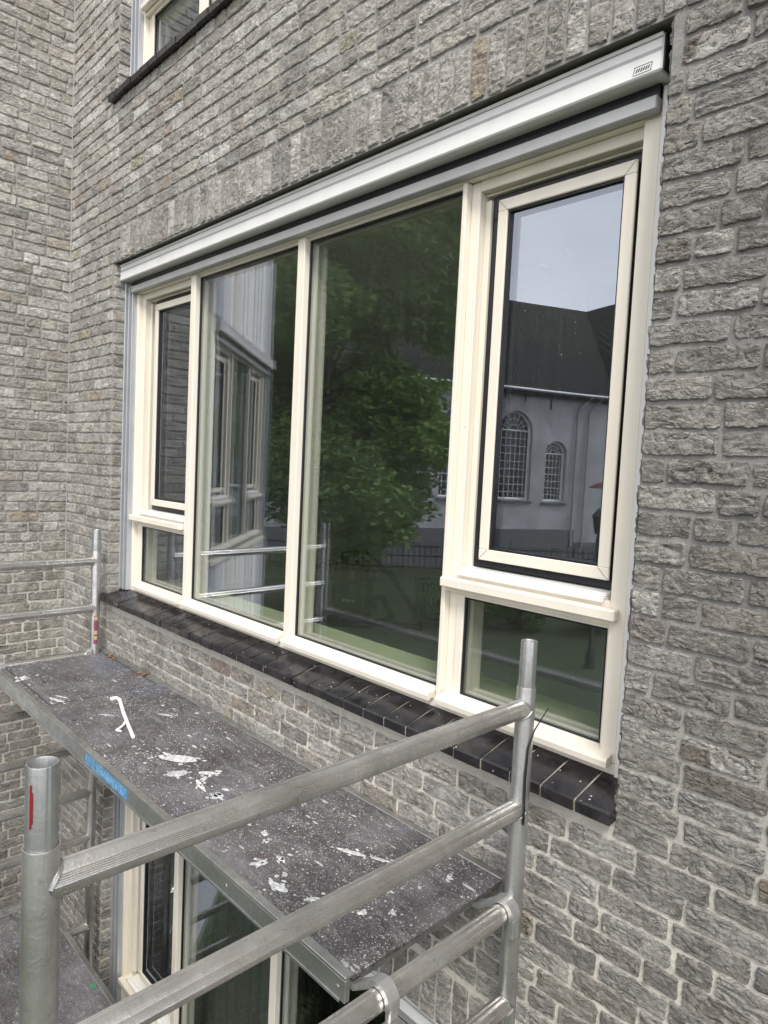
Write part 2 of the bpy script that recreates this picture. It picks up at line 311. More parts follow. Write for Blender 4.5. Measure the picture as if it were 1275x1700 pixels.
# ---------------------------------------------------------------- brickwork
PAL=[(.405,.388,.358),(.44,.422,.39),(.37,.353,.325),(.42,.395,.355),(.48,.468,.44),(.395,.38,.352),(.33,.315,.295),(.43,.412,.38),(.50,.492,.468),(.355,.33,.295)]
RARE=[(.38,.32,.245),(.36,.30,.235),(.35,.31,.26),(.45,.45,.42),(.44,.46,.43),(.32,.265,.225),(.37,.34,.27),(.26,.25,.24)]
def brickwork(name,rects,mort,O,ux,nrm,parent,near=0.0033):
    """rects: (u0,z0,u1,z1) brick faces on a wall plane through O, along ux, outward nrm. mort: mortar rectangles."""
    O=np.array(O,float);ux=np.array(ux,float);nrm=np.array(nrm,float);uz=np.array([0,0,1.])
    camp=np.array(CP); V=[];Fc=[];C=[];D=[];off=0
    for (u0,z0,u1,z1) in rects:
        ctr=O+ux*(u0+u1)/2+uz*(z0+z1)/2; dist=np.linalg.norm(ctr-camp)
        st=min(max(near,near*dist/1.8),.012); w,h=u1-u0,z1-z0
        u0-=.0012;u1+=.0012;z0-=.0014;z1+=.0014;w,h=u1-u0,z1-z0; nx=max(7,int(w/st)+4); nz=max(8,int(h/st)+4)
        # wobbling outline
        ew=.0016; gu=np.concatenate([[0,ew/w],np.linspace(2*ew/w,1-2*ew/w,nx-3),[1-ew/w,1]]); gz=np.concatenate([[0,ew/h],np.linspace(2*ew/h,1-2*ew/h,nz-3),[1-ew/h,1]]); A,B=np.meshgrid(gu,gz,indexing='ij')
        sd=RNG.uniform(0,1000,3)
        du=np.minimum(A,1-A)*w; dz=np.minimum(B,1-B)*h
        P=np.stack([A.ravel()*w+sd[0],B.ravel()*h+sd[1],np.full(A.size,sd[2])],1)
        wob=(vnoise(P,40,1)-.5)*.0055+(vnoise(P,150,2)-.5)*.0045
        edge=(np.minimum(du,dz).ravel()<.001)
        cu=(A.ravel()-.5)*2; cz=(B.ravel()-.5)*2
        uu=u0+A.ravel()*w+wob*(np.abs(cu)>.72)*np.sign(cu); zz=z0+B.ravel()*h+np.roll(wob,3)*(np.abs(cz)>.6)*np.sign(cz)
        # corner rounding
        cx=np.maximum(0,1-du.ravel()/.012)*np.maximum(0,1-dz.ravel()/.012); uu-=cx*.0018*np.sign(cu); zz-=cx*.0018*np.sign(cz)
        # folded clay relief
        P2=P.copy(); P2[:,1]*=2.0; P2[:,0]+=(vnoise(P,30,5)-.5)*.03; P2[:,1]+=(vnoise(P,26,6)-.5)*.05
        r1=1-np.abs(vnoise(P2,38,3)-.5)*2; r2=1-np.abs(vnoise(P2,85,4)-.5)*2
        fold=(P[:,1]*RNG.uniform(20,46)+P[:,0]*RNG.uniform(-9,9)+vnoise(P,17,21)*2.7+vnoise(P,48,22)*.55)%1.0
        fm=np.clip((vnoise(P,15,23)-.30)*2.6,0,1); fold=np.where(fold<.82,fold/.82,(1-fold)/.18)
        ht=fold*fm*RNG.uniform(.0020,.0056)+RNG.uniform(.0035,.0070)+(vnoise(P,16,9)-.5)*.003-np.power(r1,16)*RNG.uniform(.002,.0065)-np.power(r2,12)*.0010+(vnoise(P2,60,7)-.5)*.0012
        m=np.minimum(1,np.minimum(du,dz).ravel()/.0032); ht=ht*(.85+.15*m); ht=np.where(edge,-.006,ht)
        X=O+np.outer(uu,ux)+np.outer(zz,uz)+np.outer(ht,nrm); V.append(X)
        idx=np.arange((nx+1)*(nz+1)).reshape(nx+1,nz+1)+off
        q=np.stack([idx[:-1,:-1],idx[1:,:-1],idx[1:,1:],idx[:-1,1:]],-1).reshape(-1,4)
        if np.dot(np.cross(ux,uz),nrm)<0: q=q[:,::-1]
        Fc.append(q); off+=X.shape[0]; pit=(vnoise(P,60,31)*vnoise(P,33,32))
        r=RNG.random(); col=np.array(RARE[RNG.integers(len(RARE))] if r<.05 else PAL[RNG.integers(len(PAL))]); col=(col*.85+np.array([.40,.388,.368])*.15)*np.array([.835,.835,.83])*RNG.uniform(.84,1.10)
        # uneven daylight put into brick colour: paler high up and left, darker right, low
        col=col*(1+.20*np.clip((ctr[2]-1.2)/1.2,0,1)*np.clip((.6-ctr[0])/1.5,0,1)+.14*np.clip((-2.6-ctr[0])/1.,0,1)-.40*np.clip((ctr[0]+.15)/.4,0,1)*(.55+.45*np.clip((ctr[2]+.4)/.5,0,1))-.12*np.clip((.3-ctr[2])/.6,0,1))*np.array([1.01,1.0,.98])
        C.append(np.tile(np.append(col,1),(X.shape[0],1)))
        C[-1][:,:3]*=(1-.20*(fold<.22)*fm)[:,None]  # painted shade in the bottoms of the folds
        if r<.03: # partly stained brick
            k=vnoise(P,20,8)>.42; C[-1][k,:3]=np.array([.33,.315,.29])
    nb=sum(len(f) for f in Fc)
    # mortar bed
    for (u0,z0,u1,z1) in mort:
        st=.03; nx=max(1,int((u1-u0)/st)); nz=max(1,int((z1-z0)/st))
        A,B=np.meshgrid(np.linspace(u0,u1,nx+1),np.linspace(z0,z1,nz+1),indexing='ij')
        P=np.stack([A.ravel(),B.ravel(),np.zeros(A.size)],1); hh=(vnoise(P,25,12)-.5)*.003
        X=O+np.outer(A.ravel(),ux)+np.outer(B.ravel(),uz)+np.outer(hh,nrm); V.append(X)
        idx=np.arange((nx+1)*(nz+1)).reshape(nx+1,nz+1)+off
        q=np.stack([idx[:-1,:-1],idx[1:,:-1],idx[1:,1:],idx[:-1,1:]],-1).reshape(-1,4)
        if np.dot(np.cross(ux,uz),nrm)<0: q=q[:,::-1]
        Fc.append(q); off+=X.shape[0]; C.append(np.tile(np.array([.4,.4,.4,1.]),(X.shape[0],1)))
    V=np.concatenate(V);Fq=np.concatenate(Fc);C=np.concatenate(C)
    me=bpy.data.meshes.new(name); me.vertices.add(len(V)); me.vertices.foreach_set('co',V.ravel())
    me.loops.add(len(Fq)*4); me.loops.foreach_set('vertex_index',Fq.ravel().astype(np.int32))
    me.polygons.add(len(Fq)); me.polygons.foreach_set('loop_start',np.arange(0,len(Fq)*4,4,dtype=np.int32)); me.polygons.foreach_set('loop_total',np.full(len(Fq),4,dtype=np.int32))
    mi=np.zeros(len(Fq),np.int32); mi[nb:]=1; me.materials.append(MT['brick']); me.materials.append(MT['mortar']); me.polygons.foreach_set('material_index',mi)
    me.polygons.foreach_set('use_smooth',np.ones(len(Fq),bool))
    a=me.color_attributes.new('bcol','FLOAT_COLOR','POINT'); a.data.foreach_set('color',C.ravel())
    me.update(calc_edges=True); me.validate()
    o=bpy.data.objects.new(name,me); COL.objects.link(o); o.parent=parent; return o
CO,ZB,BL=.0622,1.573,.168   # course height, a joint's height, brick length
JT=.0118
def courses(u0,u1,z0,z1,holes,seed=0,full_soldiers=()):
    """wild bond; holes: (u0,z0,u1,z1)"""
    rg=random.Random(seed); out=[]
    k0=int(math.floor((z0-ZB)/CO)); k1=int(math.ceil((z1-ZB)/CO))
    for k in range(k0,k1):
        a,b=ZB+k*CO+JT*.5,ZB+(k+1)*CO-JT*.5
        if b<=z0 or a>=z1: continue
        a=max(a,z0);b=min(b,z1)
        segs=[(u0,u1)]
        for (h0,g0,h1,g1) in holes:
            if a<g1-.004 and b>g0+.004:
                ns=[]
                for s0,s1 in segs:
                    if h1<=s0 or h0>=s1: ns.append((s0,s1)); continue
                    if h0-s0>.02: ns.append((s0,h0))
                    if s1-h1>.02: ns.append((h1,s1))
                segs=ns
        for s0,s1 in segs:
            x=s0-((k%2)*.09+rg.uniform(0,.05)+ (.085 if k%4==1 else 0))
            while x<s1:
                w=BL+rg.uniform(-.004,.006) if rg.random()<.8 else .078
                c0=max(x,s0 if s0==u0 else s0); c1=min(x+w,s1)
                if s1-c1<.035 and c1<s1: c1=s1
                if c1-c0>.028: out.append((c0,a+rg.uniform(-.0015,.0015),c1,b+rg.uniform(-.0015,.0015)))
                elif out and c1-c0>0 and abs(out[-1][2]-(c0-JT))<.02: pass
                x=max(x+w,c1)+JT
    return out
def soldiers(u0,u1,z0,z1,seed=1):
    rg=random.Random(seed); n=round((u1-u0)/CO); p=(u1-u0)/n; return [(u0+i*p+JT*.5,z0+rg.uniform(-.003,.003),u0+(i+1)*p-JT*.5+rg.uniform(-.001,.001),z1+rg.uniform(-.002,.002)) for i in range(n)]
G=-3.2
house=empty('house',(0,0,G),'grey brick house with cream framed windows and white screen box above the largest one','house')
HW=lambda: house
class Off: pass
# everything of the house is modelled in world coordinates, shifted by the parent's base height
hm=empty  # alias
def hpart(o):
    o.location=(o.location.x,o.location.y,o.location.z-G); return o
OPX0,OPX1=-3.055,.062
holes=[]; mort=[]
ST=2.752
levels=[0,-ST,ST]
for lv in levels:
    holes.append((OPX0,lv-.055,OPX1,lv+1.70)); holes.append((OPX0-.02,lv+1.70,OPX1+.03,lv+1.824)); holes.append((OPX0+.085,lv+1.80,OPX1+.03,lv+2.004))
rects=courses(-3.72,2.6,G,4.75,holes,3)
for lv in levels:
    if lv>1: continue
    rects+=soldiers(OPX0+.085,OPX1+.03,lv+1.831,lv+1.998,5+int(lv))
mort=[]
zs=[G]
for lv in (-ST,0,ST):
    mort.append((-3.72,zs[-1],2.6,lv-.055)); mort.append((-3.72,lv-.055,OPX0,lv+1.824)); mort.append((OPX1,lv-.055,2.6,lv+1.824)); zs.append(lv+1.824)
mort=[m for m in mort if m[3]>m[1]]
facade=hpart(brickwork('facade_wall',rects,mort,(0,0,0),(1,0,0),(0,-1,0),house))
# reveals of the openings
rv=[]
mrv=[]
for lv in levels:
    for k in range(-6,32):
        a=ZB+lv+ (k-26)*CO+JT*.5
        if a<lv-.06 or a>lv+1.82: continue
        rv.append((.004,a,.104,a+CO-JT))
    mrv.append((.0,lv-.055,.112,lv+1.824))
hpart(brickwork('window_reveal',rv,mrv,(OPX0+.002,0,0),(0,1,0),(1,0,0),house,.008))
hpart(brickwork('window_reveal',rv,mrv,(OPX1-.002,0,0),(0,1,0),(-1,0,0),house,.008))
# wing at the left
WX=-3.72; WY=-.66
wr=courses(-0.0,.66,G,4.75,[],21)
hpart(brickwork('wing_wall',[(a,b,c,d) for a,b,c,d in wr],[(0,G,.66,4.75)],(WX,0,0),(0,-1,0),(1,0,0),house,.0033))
jb=MB(); jb.box(WX,-.009,G,WX+.012,.0,4.75,.002); hpart(jb.build('corner_joint',simple('grey_sealant',(.30,.30,.31),.7,0,60,.15,.001),house))
# backing body of the wall: lintel, return faces
wb=MB()
for (a,b,c,d) in ((-3.9,G,OPX0-.004,4.9),(OPX1+.004,G,2.6,4.9)): wb.box(a,.004+.0,b,c,.30,d)
for lv in (-ST,0,ST):
    lo=lv-.06; hi=lv+1.835
    if lv==-ST: wb.box(OPX0-.003,.0041,G,OPX1+.003,.29,lo)
    nz=lv+ST-.06
    wb.box(OPX0-.003,.0041,hi,OPX1+.003,.29,min(nz,4.9))
wb.box(-3.9,.30,4.9,2.6,7,5.0); wb.box(2.3,.3,G,2.6,7,4.9)
hpart(wb.build('wall_core',simple('grey_render',(.30,.29,.27),.9,0,30,.1),house))
# ---------------------------------------------------------------- windows
YF=.10
def casement(par,x0,x1,z0,z1,mat=None):
    YF=.135; b=MB(); w=.034
    for a in ((x0,z0,x1,z0+w),(x0,z1-w,x1,z1),(x0,z0+w,x0+w,z1-w),(x1-w,z0+w,x1,z1-w)):
        b.box(a[0],YF,a[1],a[2],YF+.009,a[3],.002)
    c=b.build('casement',MT['cream'],par)
    k=MB(); e=.044; d=.024
    for a in ((x0+.002,z0+.002,x1-.002,z0+w),(x0+.002,z1-w,x1-.002,z1-.002),(x0+.002,z0+w,x0+w,z1-w),(x1-w,z0+w,x1-.002,z1-w)): k.box(a[0],YF+.0092,a[1],a[2],YF+.0299,a[3])
    X0,X1,Z0,Z1=x0-e,x1+d,z0-.028,z1+e*.6
    for a in ((X0,Z0,X1,Z0+.07),(X0,Z1-.07,X1,Z1),(X0,Z0+.07,X0+.078,Z1-.07),(X1-.05,Z0+.07,X1,Z1-.07)):
        k.box(a[0],YF+.030,a[1],a[2],YF+.062,a[3],.002)
    for a in ((x0+w,z0+w,x1-w,z0+w+.006),(x0+w,z1-w-.006,x1-w,z1-w),(x0+w,z0+w+.006,x0+w+.006,z1-w-.006),(x1-w-.006,z0+w+.006,x1-w,z1-w-.006)):
        k.box(a[0],YF+.008,a[1],a[2],YF+.029,a[3])
    k.build('rubber_seal',MT['black'],par)
    for (px,pz,sx,sz) in ((x0,z0,1,1),(x1,z0,-1,1),(x0,z1,1,-1),(x1,z1,-1,-1)):
        m=MB(); m.quad((px,YF-.0006,pz+sz*.0008),(px+sx*.0008,YF-.0006,pz),(px+sx*w,YF-.0006,pz+sz*(w-.0008)),(px+sx*(w-.0008),YF-.0006,pz+sz*w))
        m.build('mitre_joint',MT['blackd'],par)
    g=MB(); g.box(x0+w-.002,YF+.018,z0+w-.002,x1-w+.002,YF+.036,z1-w+.002); g.build('glass_pane',MT['glass'],par)
    s=MB(); s.box(x0-.045,YF-.045,z0-.054,x1+.012,YF+.03,z0-.038,.003); s.box(x0-.045,YF-.028,z0-.038,x1+.012,YF+.03,z0-.029,.001)
    s.build('weather_bar',MT['boxw'],par)
def stepped(b,x0,x1,z0,z1,left,right,top=None):
    # post with stepped rebates towards a casement side
    l=x0+(.017 if left else 0); r=x1-(.017 if right else 0)
    b.box(l,YF,z0,r,YF+.10,z1,.0025)
def make_window(par,lv,name='window',bays=None,W0=-2.973,mw=None,label=None,right_nosed=True):
    f=MB(); zt=1.70; zb=0.0
    xs=bays or [(-2.973,-2.355,'c'),(-2.355,-1.478,'f'),(-1.478,-.627,'f'),(-.627,0,'c')]
    X0,X1=xs[0][0],xs[-1][1]
    f.box(X0,YF,zb,X1,YF+.11,zb+.030,.002)                      # bottom rail
    f.box(X0,YF,zb+.030,X1,YF+.032,zb+.0301)
    f.box(X0,YF,zt-.035,X1,YF+.11,zt,.002)                      # head
    f.box(X0,YF,zb+.031,X0+.020,YF+.11,zt-.036,.0025)           # jambs
    f.box(X1-.045,YF,zb+.031,X1,YF+.11,zt-.036,.0025)
    o=f.build(name,MT['cream'],par,mw=mw)
    if label: o['label']=label
    o.location.z+=lv
    for i,(a,b,k) in enumerate(xs):
        last=i==len(xs)-1; first=i==0
        # post at this bay's left
        if not first:
            p=MB(); w=.046 if k=='f' else .017
            p.box(a,YF-.001,zb+.0305,a+w,YF+.11,zt-.0365,.0025)
            if k=='c': p.box(a+.017,YF+.025,zb+.03,a+.052,YF+.1095,zt-.037,.0025)
            p.build('mullion',MT['cream'],o)
        L0=a+(.052 if (k=='c' and not first) else .046 if k=='f' else .020); Rr=b-(.045 if last else 0)
        if k=='c':
            s=MB()
            if first: s.box(a+.0205,YF+.025,zb+.031,a+.055,YF+.11,zt-.036,.0025); L0=a+.055
            # inner steps: head, transom back
            s.box(L0,YF+.025,zt-.068,Rr,YF+.109,zt-.0355,.0025)
            s.box(L0,YF+.053,zt-.076,Rr,YF+.108,zt-.0685,.0025)
            s.box(L0,YF+.053,zb+.46,L0+.022,YF+.108,zt-.089,.0025)
            s.build('casing',MT['cream'],o)
            t=MB(); t.box(L0-.035 if not first else L0-.035,YF+.001,.388,Rr,YF+.107,.425,.002); t.box(L0-.036,YF-.03,.405,Rr+(.0 if last else 0)+.028*last,YF+.0005,.436,.004)
            t.box(L0,YF+.002,.425,Rr,YF+.04,.452,.002); t.build('transom',MT['cream'],o)
            casement(o,L0+(.063 if not first else .098),Rr-(.028 if last else .012),.4995,1.594)
            gz=[(.062,.388)]
        else: gz=[(.062,zt-.042)]
        for z0,z1 in gz:
            s=MB(); d0,d1=YF+.006,YF+.034; bw=.016
            la=L0-.0
            if k=='c': 
                s.box(la,YF+.02,z0-.03,la+.028,YF+.034,z1,.002); la+=.028
                if last: s.box(Rr-.012,YF+.02,z0-.03,Rr,YF+.034,z1,.002)
            s.box(la,YF+.018,z1-.012 if k=='c' else z1-.004,Rr,YF+.034,z1+.008,.002)
            if k=='c' and first: pass
            s.build('glazing_bead',MT['cream'],o)
            bk=MB()
            x0g,x1g=la,Rr-(.012 if last else 0); e=.007
            zz1=z1-(.012 if k=='c' else .004)
            for q in ((x0g,z0-.004,x1g,z0-.004+e),(x0g,zz1-e,x1g,zz1),(x0g,z0+e-.004,x0g+e,zz1-e),(x1g-e,z0+e-.004,x1g,zz1-e)): bk.box(q[0],YF+.026,q[1],q[2],YF+.0352,q[3])
            bk.build('gasket',MT['black'],o)
            g=MB(); g.box(x0g,YF+.036,z0-.01,x1g,YF+.056,zz1+.004); g.build('glass_pane',MT['glass'],o)
            # inner spacer + inner casing seen through the glass
            ic=MB(); ic.box(x0g-.002,YF+.0565,z0-.01,x0g+.012,YF+.11,zz1+.003); ic.box(x0g+.012,YF+.0565,z0-.012,x1g,YF+.11,z0+.004); ic.box(x0g+.012,YF+.0565,zz1-.012,x1g,YF+.109,zz1+.003); ic.box(x1g-.012,YF+.0565,z0+.005,x1g+.001,YF+.11,zz1-.013)
            ic.build('inner_casing',MT['cream'],o)
        # sloping nose at the bottom of each bay
        n=MB(); x0n=a+(.022 if not first else .078) ; x1n=b+.016 if not last else b-.008
        if first: x0n=a+.079
        x0n=a+(.004 if not first else .079)+.022*(not first); x1n=(b-.004) if not last else b-.008
        pr=[(YF-.032,.026),(YF-.034,.042),(YF-.030,.050),(YF+.034,.062),(YF+.034,.031),(YF-.020,.0305),(YF-.020,.026)]
        base=len(n.v)
        for x in (x0n,x1n):
            for y,z in pr: n.v.append((x,y,z))
        m_=len(pr)
        for q in range(m_): n.f.append((base+q,base+(q+1)%m_,base+m_+(q+1)%m_,base+m_+q)); n.mi.append(0)
        n.f.append(tuple(base+q for q in reversed(range(m_)))); n.f.append(tuple(base+m_+q for q in range(m_))); n.mi+=[0,0]
        n.build('window_nose',MT['cream'],o)
    return o
def make_screen(par,lv,x0=-3.041,x1=.025,label=None,sticker=False,mw=None,cap=None):
    b=MB()
    # box with grooves on its front
    zt,zb,yf,yb=1.820,1.733,.030,.118
    b.box(x0,yf,zb,x1,yb,zt,.004)
    o=b.build('screen_box',MT['boxw'],par,mw=mw); o.location.z+=lv
    if label: o['label']=label
    g=MB()
    for z in (1.8065,): g.box(x0+.003,yf-.0012,z,x1-.003,yf+.001,z+.0016)
    for z in (1.7785,1.7815,1.7845): g.box(x0+.003,yf-.0007,z,x1-.003,yf+.001,z+.0009)
    g.build('groove',simple('groove_grey',(.22,.22,.23),.6),o)
    ln=MB(); ln.box(x0+.001,yf-.0025,1.8095,x1-.001,yf+.001,1.8190,.001); ln.build('top_lip',MT['boxw'],o)
    e=MB(); e.box(x1,yf+.004,zb+.001,x1+.004,yb-.002,zt-.002,.001)
    for (yy,zz) in ((.045,1.795),(.06,1.775),(.075,1.752)): e.tube((x1+.003,yy,zz),(x1+.006,yy,zz),.003,10)
    e.build('end_cap',cap or MT['blackd'],o)
    e=MB(); e.box(x0-.003,yf+.003,zb+.001,x0,yb-.002,zt-.001,.001); e.build('end_cap',MT['rail'],o)
    sl=MB(); sl.box(x0+.043,.082,1.702,x1-.026,.098,1.7325); sl.build('screen_slot',MT['black'],o)
    h=MB(); h.box(x0+.058,.066,1.667,x1-.0245,.097,1.701,.003); h.build('bottom_bar',MT['rail'],o)
    a,c=x0-.007,x0+.0665
    gd=MB(); gd.box(a,.060,.0,a+.014,.112,1.7285,.0015); gd.box(a+.014,.092,.001,c,.1115,1.72); gd.box(a+.044,.064,.0,a+.049,.0915,1.7,.001); gd.box(c-.006,.074,.0,c,.0918,1.7,.001)
    gd.build('guide_rail',MT['guide'],o)
    sc=MB(); sc.box(a+.0145,.078,.0,a+.0435,.0915,1.7); sc.build('brush_strip',MT['black'],o)
    sc=MB(); sc.box(a+.0495,.082,.0,c-.0065,.0915,1.7); sc.build('brush_strip',MT['black'],o)
    a,c=x1-.0235,x1+.035
    gd=MB(); gd.box(a+.002,.090,.0,c,.112,1.7285,.002); gd.box(a+.030,.0875,.0,c,.0895,1.7285,.001); gd.tube((c-.012,.0880,.03),(c-.012,.0855,.03),.003,10)
    gd.build('guide_rail',MT['boxw'],o)
    if sticker:
        s=MB(); X=x1-.072
        def par_(u0,v0,u1,v1): 
            z=lambda v:1.7405+v; s.quad((X+u0,yf-.0006,z(v0)),(X+u1,yf-.0006,z(v0)),(X+u1+.004,yf-.0006,z(v1)),(X+u0+.004,yf-.0006,z(v1)))
        par_(0,0,.045,.0016); par_(0,.018,.045,.0196); par_(0,.0016,.0016,.018); par_(.0434,.0016,.045,.018)
        for i in range(6): par_(.006+i*.006,.005+.001*(i%2),.0095+i*.006,.014)
        s.build('maker_sticker',MT['blackd'],o)
    return o
def make_sill(par,lv,x0=-3.10,x1=.066,label=None,mw=None,front=-.036):
    b=MB(); rg=random.Random(3); n=round((x1-x0)/.1005); p=(x1-x0)/n
    for i in range(n):
        a=x0+i*p+.0035; c=x0+(i+1)*p-.0035; dz=rg.uniform(-.0012,.0012); dy=rg.uniform(-.002,.002)
        pr=[(front+dy,-.064),(front-.002+dy,-.036),(front+.004+dy,-.031),(.05,-.012),(.104,.001),(.104,-.05)]
        base=len(b.v)
        for x in (a,c):
            for y,z in pr: b.v.append((x,y,z+dz))
        m_=len(pr)
        for q in range(m_): b.f.append((base+q,base+(q+1)%m_,base+m_+(q+1)%m_,base+m_+q)); b.mi.append(0)
        b.f.append(tuple(base+q for q in reversed(range(m_)))); b.f.append(tuple(base+m_+q for q in range(m_))); b.mi+=[0,0]
    b.cur=1; pr=[(front+.004,-.060),(front+.0035,-.037),(.05,-.0155),(.104,-.003),(.104,-.05)]
    base=len(b.v)
    for x in (x0+.004,x1-.004):
        for y,z in pr: b.v.append((x,y,z))
    m_=len(pr)
    for q in range(m_): b.f.append((base+q,base+(q+1)%m_,base+m_+(q+1)%m_,base+m_+q)); b.mi.append(1)
    o=b.build('window_sill',[MT['sill'],simple('sill_joint_mortar',(.34,.32,.26),.9,0,80,.3)],par,mw=mw); o.location.z+=lv
    if label: o['label']=label
    return o
off=Matrix.Translation((0,0,-G))
make_window(house,0,label='largest window, four lights with a casement at each end',mw=off)
make_window(house,-ST,label='lower window seen below the scaffold platform',mw=off)
make_window(house,ST,label='upper window above the black sill at the top edge',mw=off)
make_screen(house,0,label='white screen box over the largest window',sticker=True,mw=off)
make_screen(house,-ST,label='screen box over the lower window',mw=off)
make_screen(house,ST,label='screen box over the upper window',mw=off)
for lv in levels: make_sill(house,lv,mw=off)
# ---------------------------------------------------------------- rooms behind
rm=MB()
wallm=simple('room_wall_paint',(.72,.74,.70),.9,0,3,.06); floorm=simple('room_carpet',(.82,.84,.74),.95,0,60,.3)
for lv in levels:
    z0=lv-.78; z1=lv+1.84
    rm.quad((-6.6,.31,z0),(-6.6,6.5,z0),(-6.6,6.5,z1),(-6.6,.31,z1)); rm.quad((2.2,.31,z0),(2.2,.31,z1),(2.2,6.5,z1),(2.2,6.5,z0))
    rm.quad((-6.6,6.5,z0),(2.2,6.5,z0),(2.2,6.5,z1),(-6.6,6.5,z1)); rm.quad((-6.6,.31,z1),(-6.6,6.5,z1),(2.2,6.5,z1),(2.2,.31,z1))
    rm.cur=1; rm.quad((-6.6,.31,z0),(2.2,.31,z0),(2.2,6.5,z0),(-6.6,6.5,z0)); rm.cur=0
    rm.box(-6.6,.29,z0,-3.9,.309,z1)
hpart(rm.build('room_interior',[wallm,floorm],house))
isill=simple('inner_sill_board',(.60,.64,.42),.4,0,12,.06)
for lv in levels:
    b=MB(); b.box(-3.0,.2105,lv+.012,.03,.395,lv+.040,.003); hpart(b.build('inner_sill',isill,house))
def curtain(x0,x1,y,z0,z1,mat,amp=.03,per=.09):
    b=MB(); n=int((x1-x0)/.008)
    for lay in (0,.004):
        base=len(b.v)
        for i in range(n+1):
            x=x0+(x1-x0)*i/n; yy=y+amp*math.sin(2*math.pi*x/per+1.2*math.sin(x*9))*(.7+.3*math.sin(x*17))+lay
            b.v+= [(x,yy,z0),(x,yy,z1)]
        for i in range(n): b.f.append((base+2*i,base+2*i+2,base+2*i+3,base+2*i+1)); b.mi.append(0)
    return b.build('curtain',mat,smooth=True)
c=curtain(-3.1,-1.9,.46,-ST-.7,-ST+1.7,simple('grey_green_curtain_cloth',(.22,.235,.21),.9,0,40,.1))
tag(c,'pleated grey curtain hanging behind the lower window','curtain')
# ---------------------------------------------------------------- angled wing face beyond (seen in the panes)
def wing45():
    # from (-3.72,-.66) running (-.707,-.707)
    rt=Matrix.Rotation(math.radians(45),4,'Z')   # local +x -> (.707,.707)
    return Matrix.Translation((WX,WY,-G))@rt
w45=wing45()
clad=MB(); cols=[]
claddm=[simple('cladding_%s'%n,c,.5,.0,6,.05) for n,c in (('white',(.86,.84,.79)),('grey',(.40,.40,.44)),('beige',(.66,.57,.48)),('pale',(.74,.73,.70)))]
rg=random.Random(5); x=-.18; Wend=-2.35
while x>Wend:
    w=rg.choice((.05,.09,.12,.07,.16,.2)); clad.cur=rg.choice((0,0,1,2,3,1)); d=rg.choice((0,.012,.006))
    x2=max(x-w,Wend)
    for (z0,z1) in ((1.86,4.75),(-1.10,-.03)): clad.box(x2+.002,-.004-d,z0,x,.03,z1,.002)
    x=x2-.002
clad.cur=1; clad.box(Wend,.031,1.85,0,.2,4.75); clad.box(Wend,.031,G,0,.2,-.05); clad.box(Wend,.031,-.05,Wend+.17,.2,1.85); clad.box(-.22,.031,-.05,0,.2,1.85)
clad.cur=0; clad.box(Wend,-.02,-1.2,Wend+.03,.03,4.75,.002)
clad.build('cladding_wall',claddm,house,mw=w45)
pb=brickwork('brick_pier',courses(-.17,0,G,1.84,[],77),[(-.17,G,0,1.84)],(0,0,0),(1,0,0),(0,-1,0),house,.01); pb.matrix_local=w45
bays45=[(-2.16,-1.55,'c'),(-1.55,-.86,'f'),(-.86,-.25,'c')]
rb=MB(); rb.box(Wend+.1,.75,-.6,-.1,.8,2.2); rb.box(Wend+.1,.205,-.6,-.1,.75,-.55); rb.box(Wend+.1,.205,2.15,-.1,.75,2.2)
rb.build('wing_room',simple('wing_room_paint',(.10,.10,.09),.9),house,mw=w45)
for (xa,xb) in ((-2.1,-1.72),(-1.2,-.98),(-.62,-.3)):
    cc=curtain(xa,xb,.30,.02,1.8,simple('cream_wing_curtain',(.60,.56,.50),.9),.02,.07); cc.parent=house; cc.matrix_local=w45; cc['label']='pale curtain behind the wing window'
m45=w45@Matrix.Translation((0,-.10,0))
wbk=MB(); 
o=make_window(house,0,'window',bays45,mw=m45,label='window of the angled wing, seen mirrored in the glass')
make_screen(house,0,-2.28,-.19,label='screen box of the angled wing, seen mirrored in the glass',mw=w45@Matrix.Translation((0,-.10,0)),cap=MT['boxw'])
b=MB(); b.box(-2.2,-.04,-.06,-.2,.03,-.02,.003); b.build('window_sill',MT['cream'],house,mw=w45)
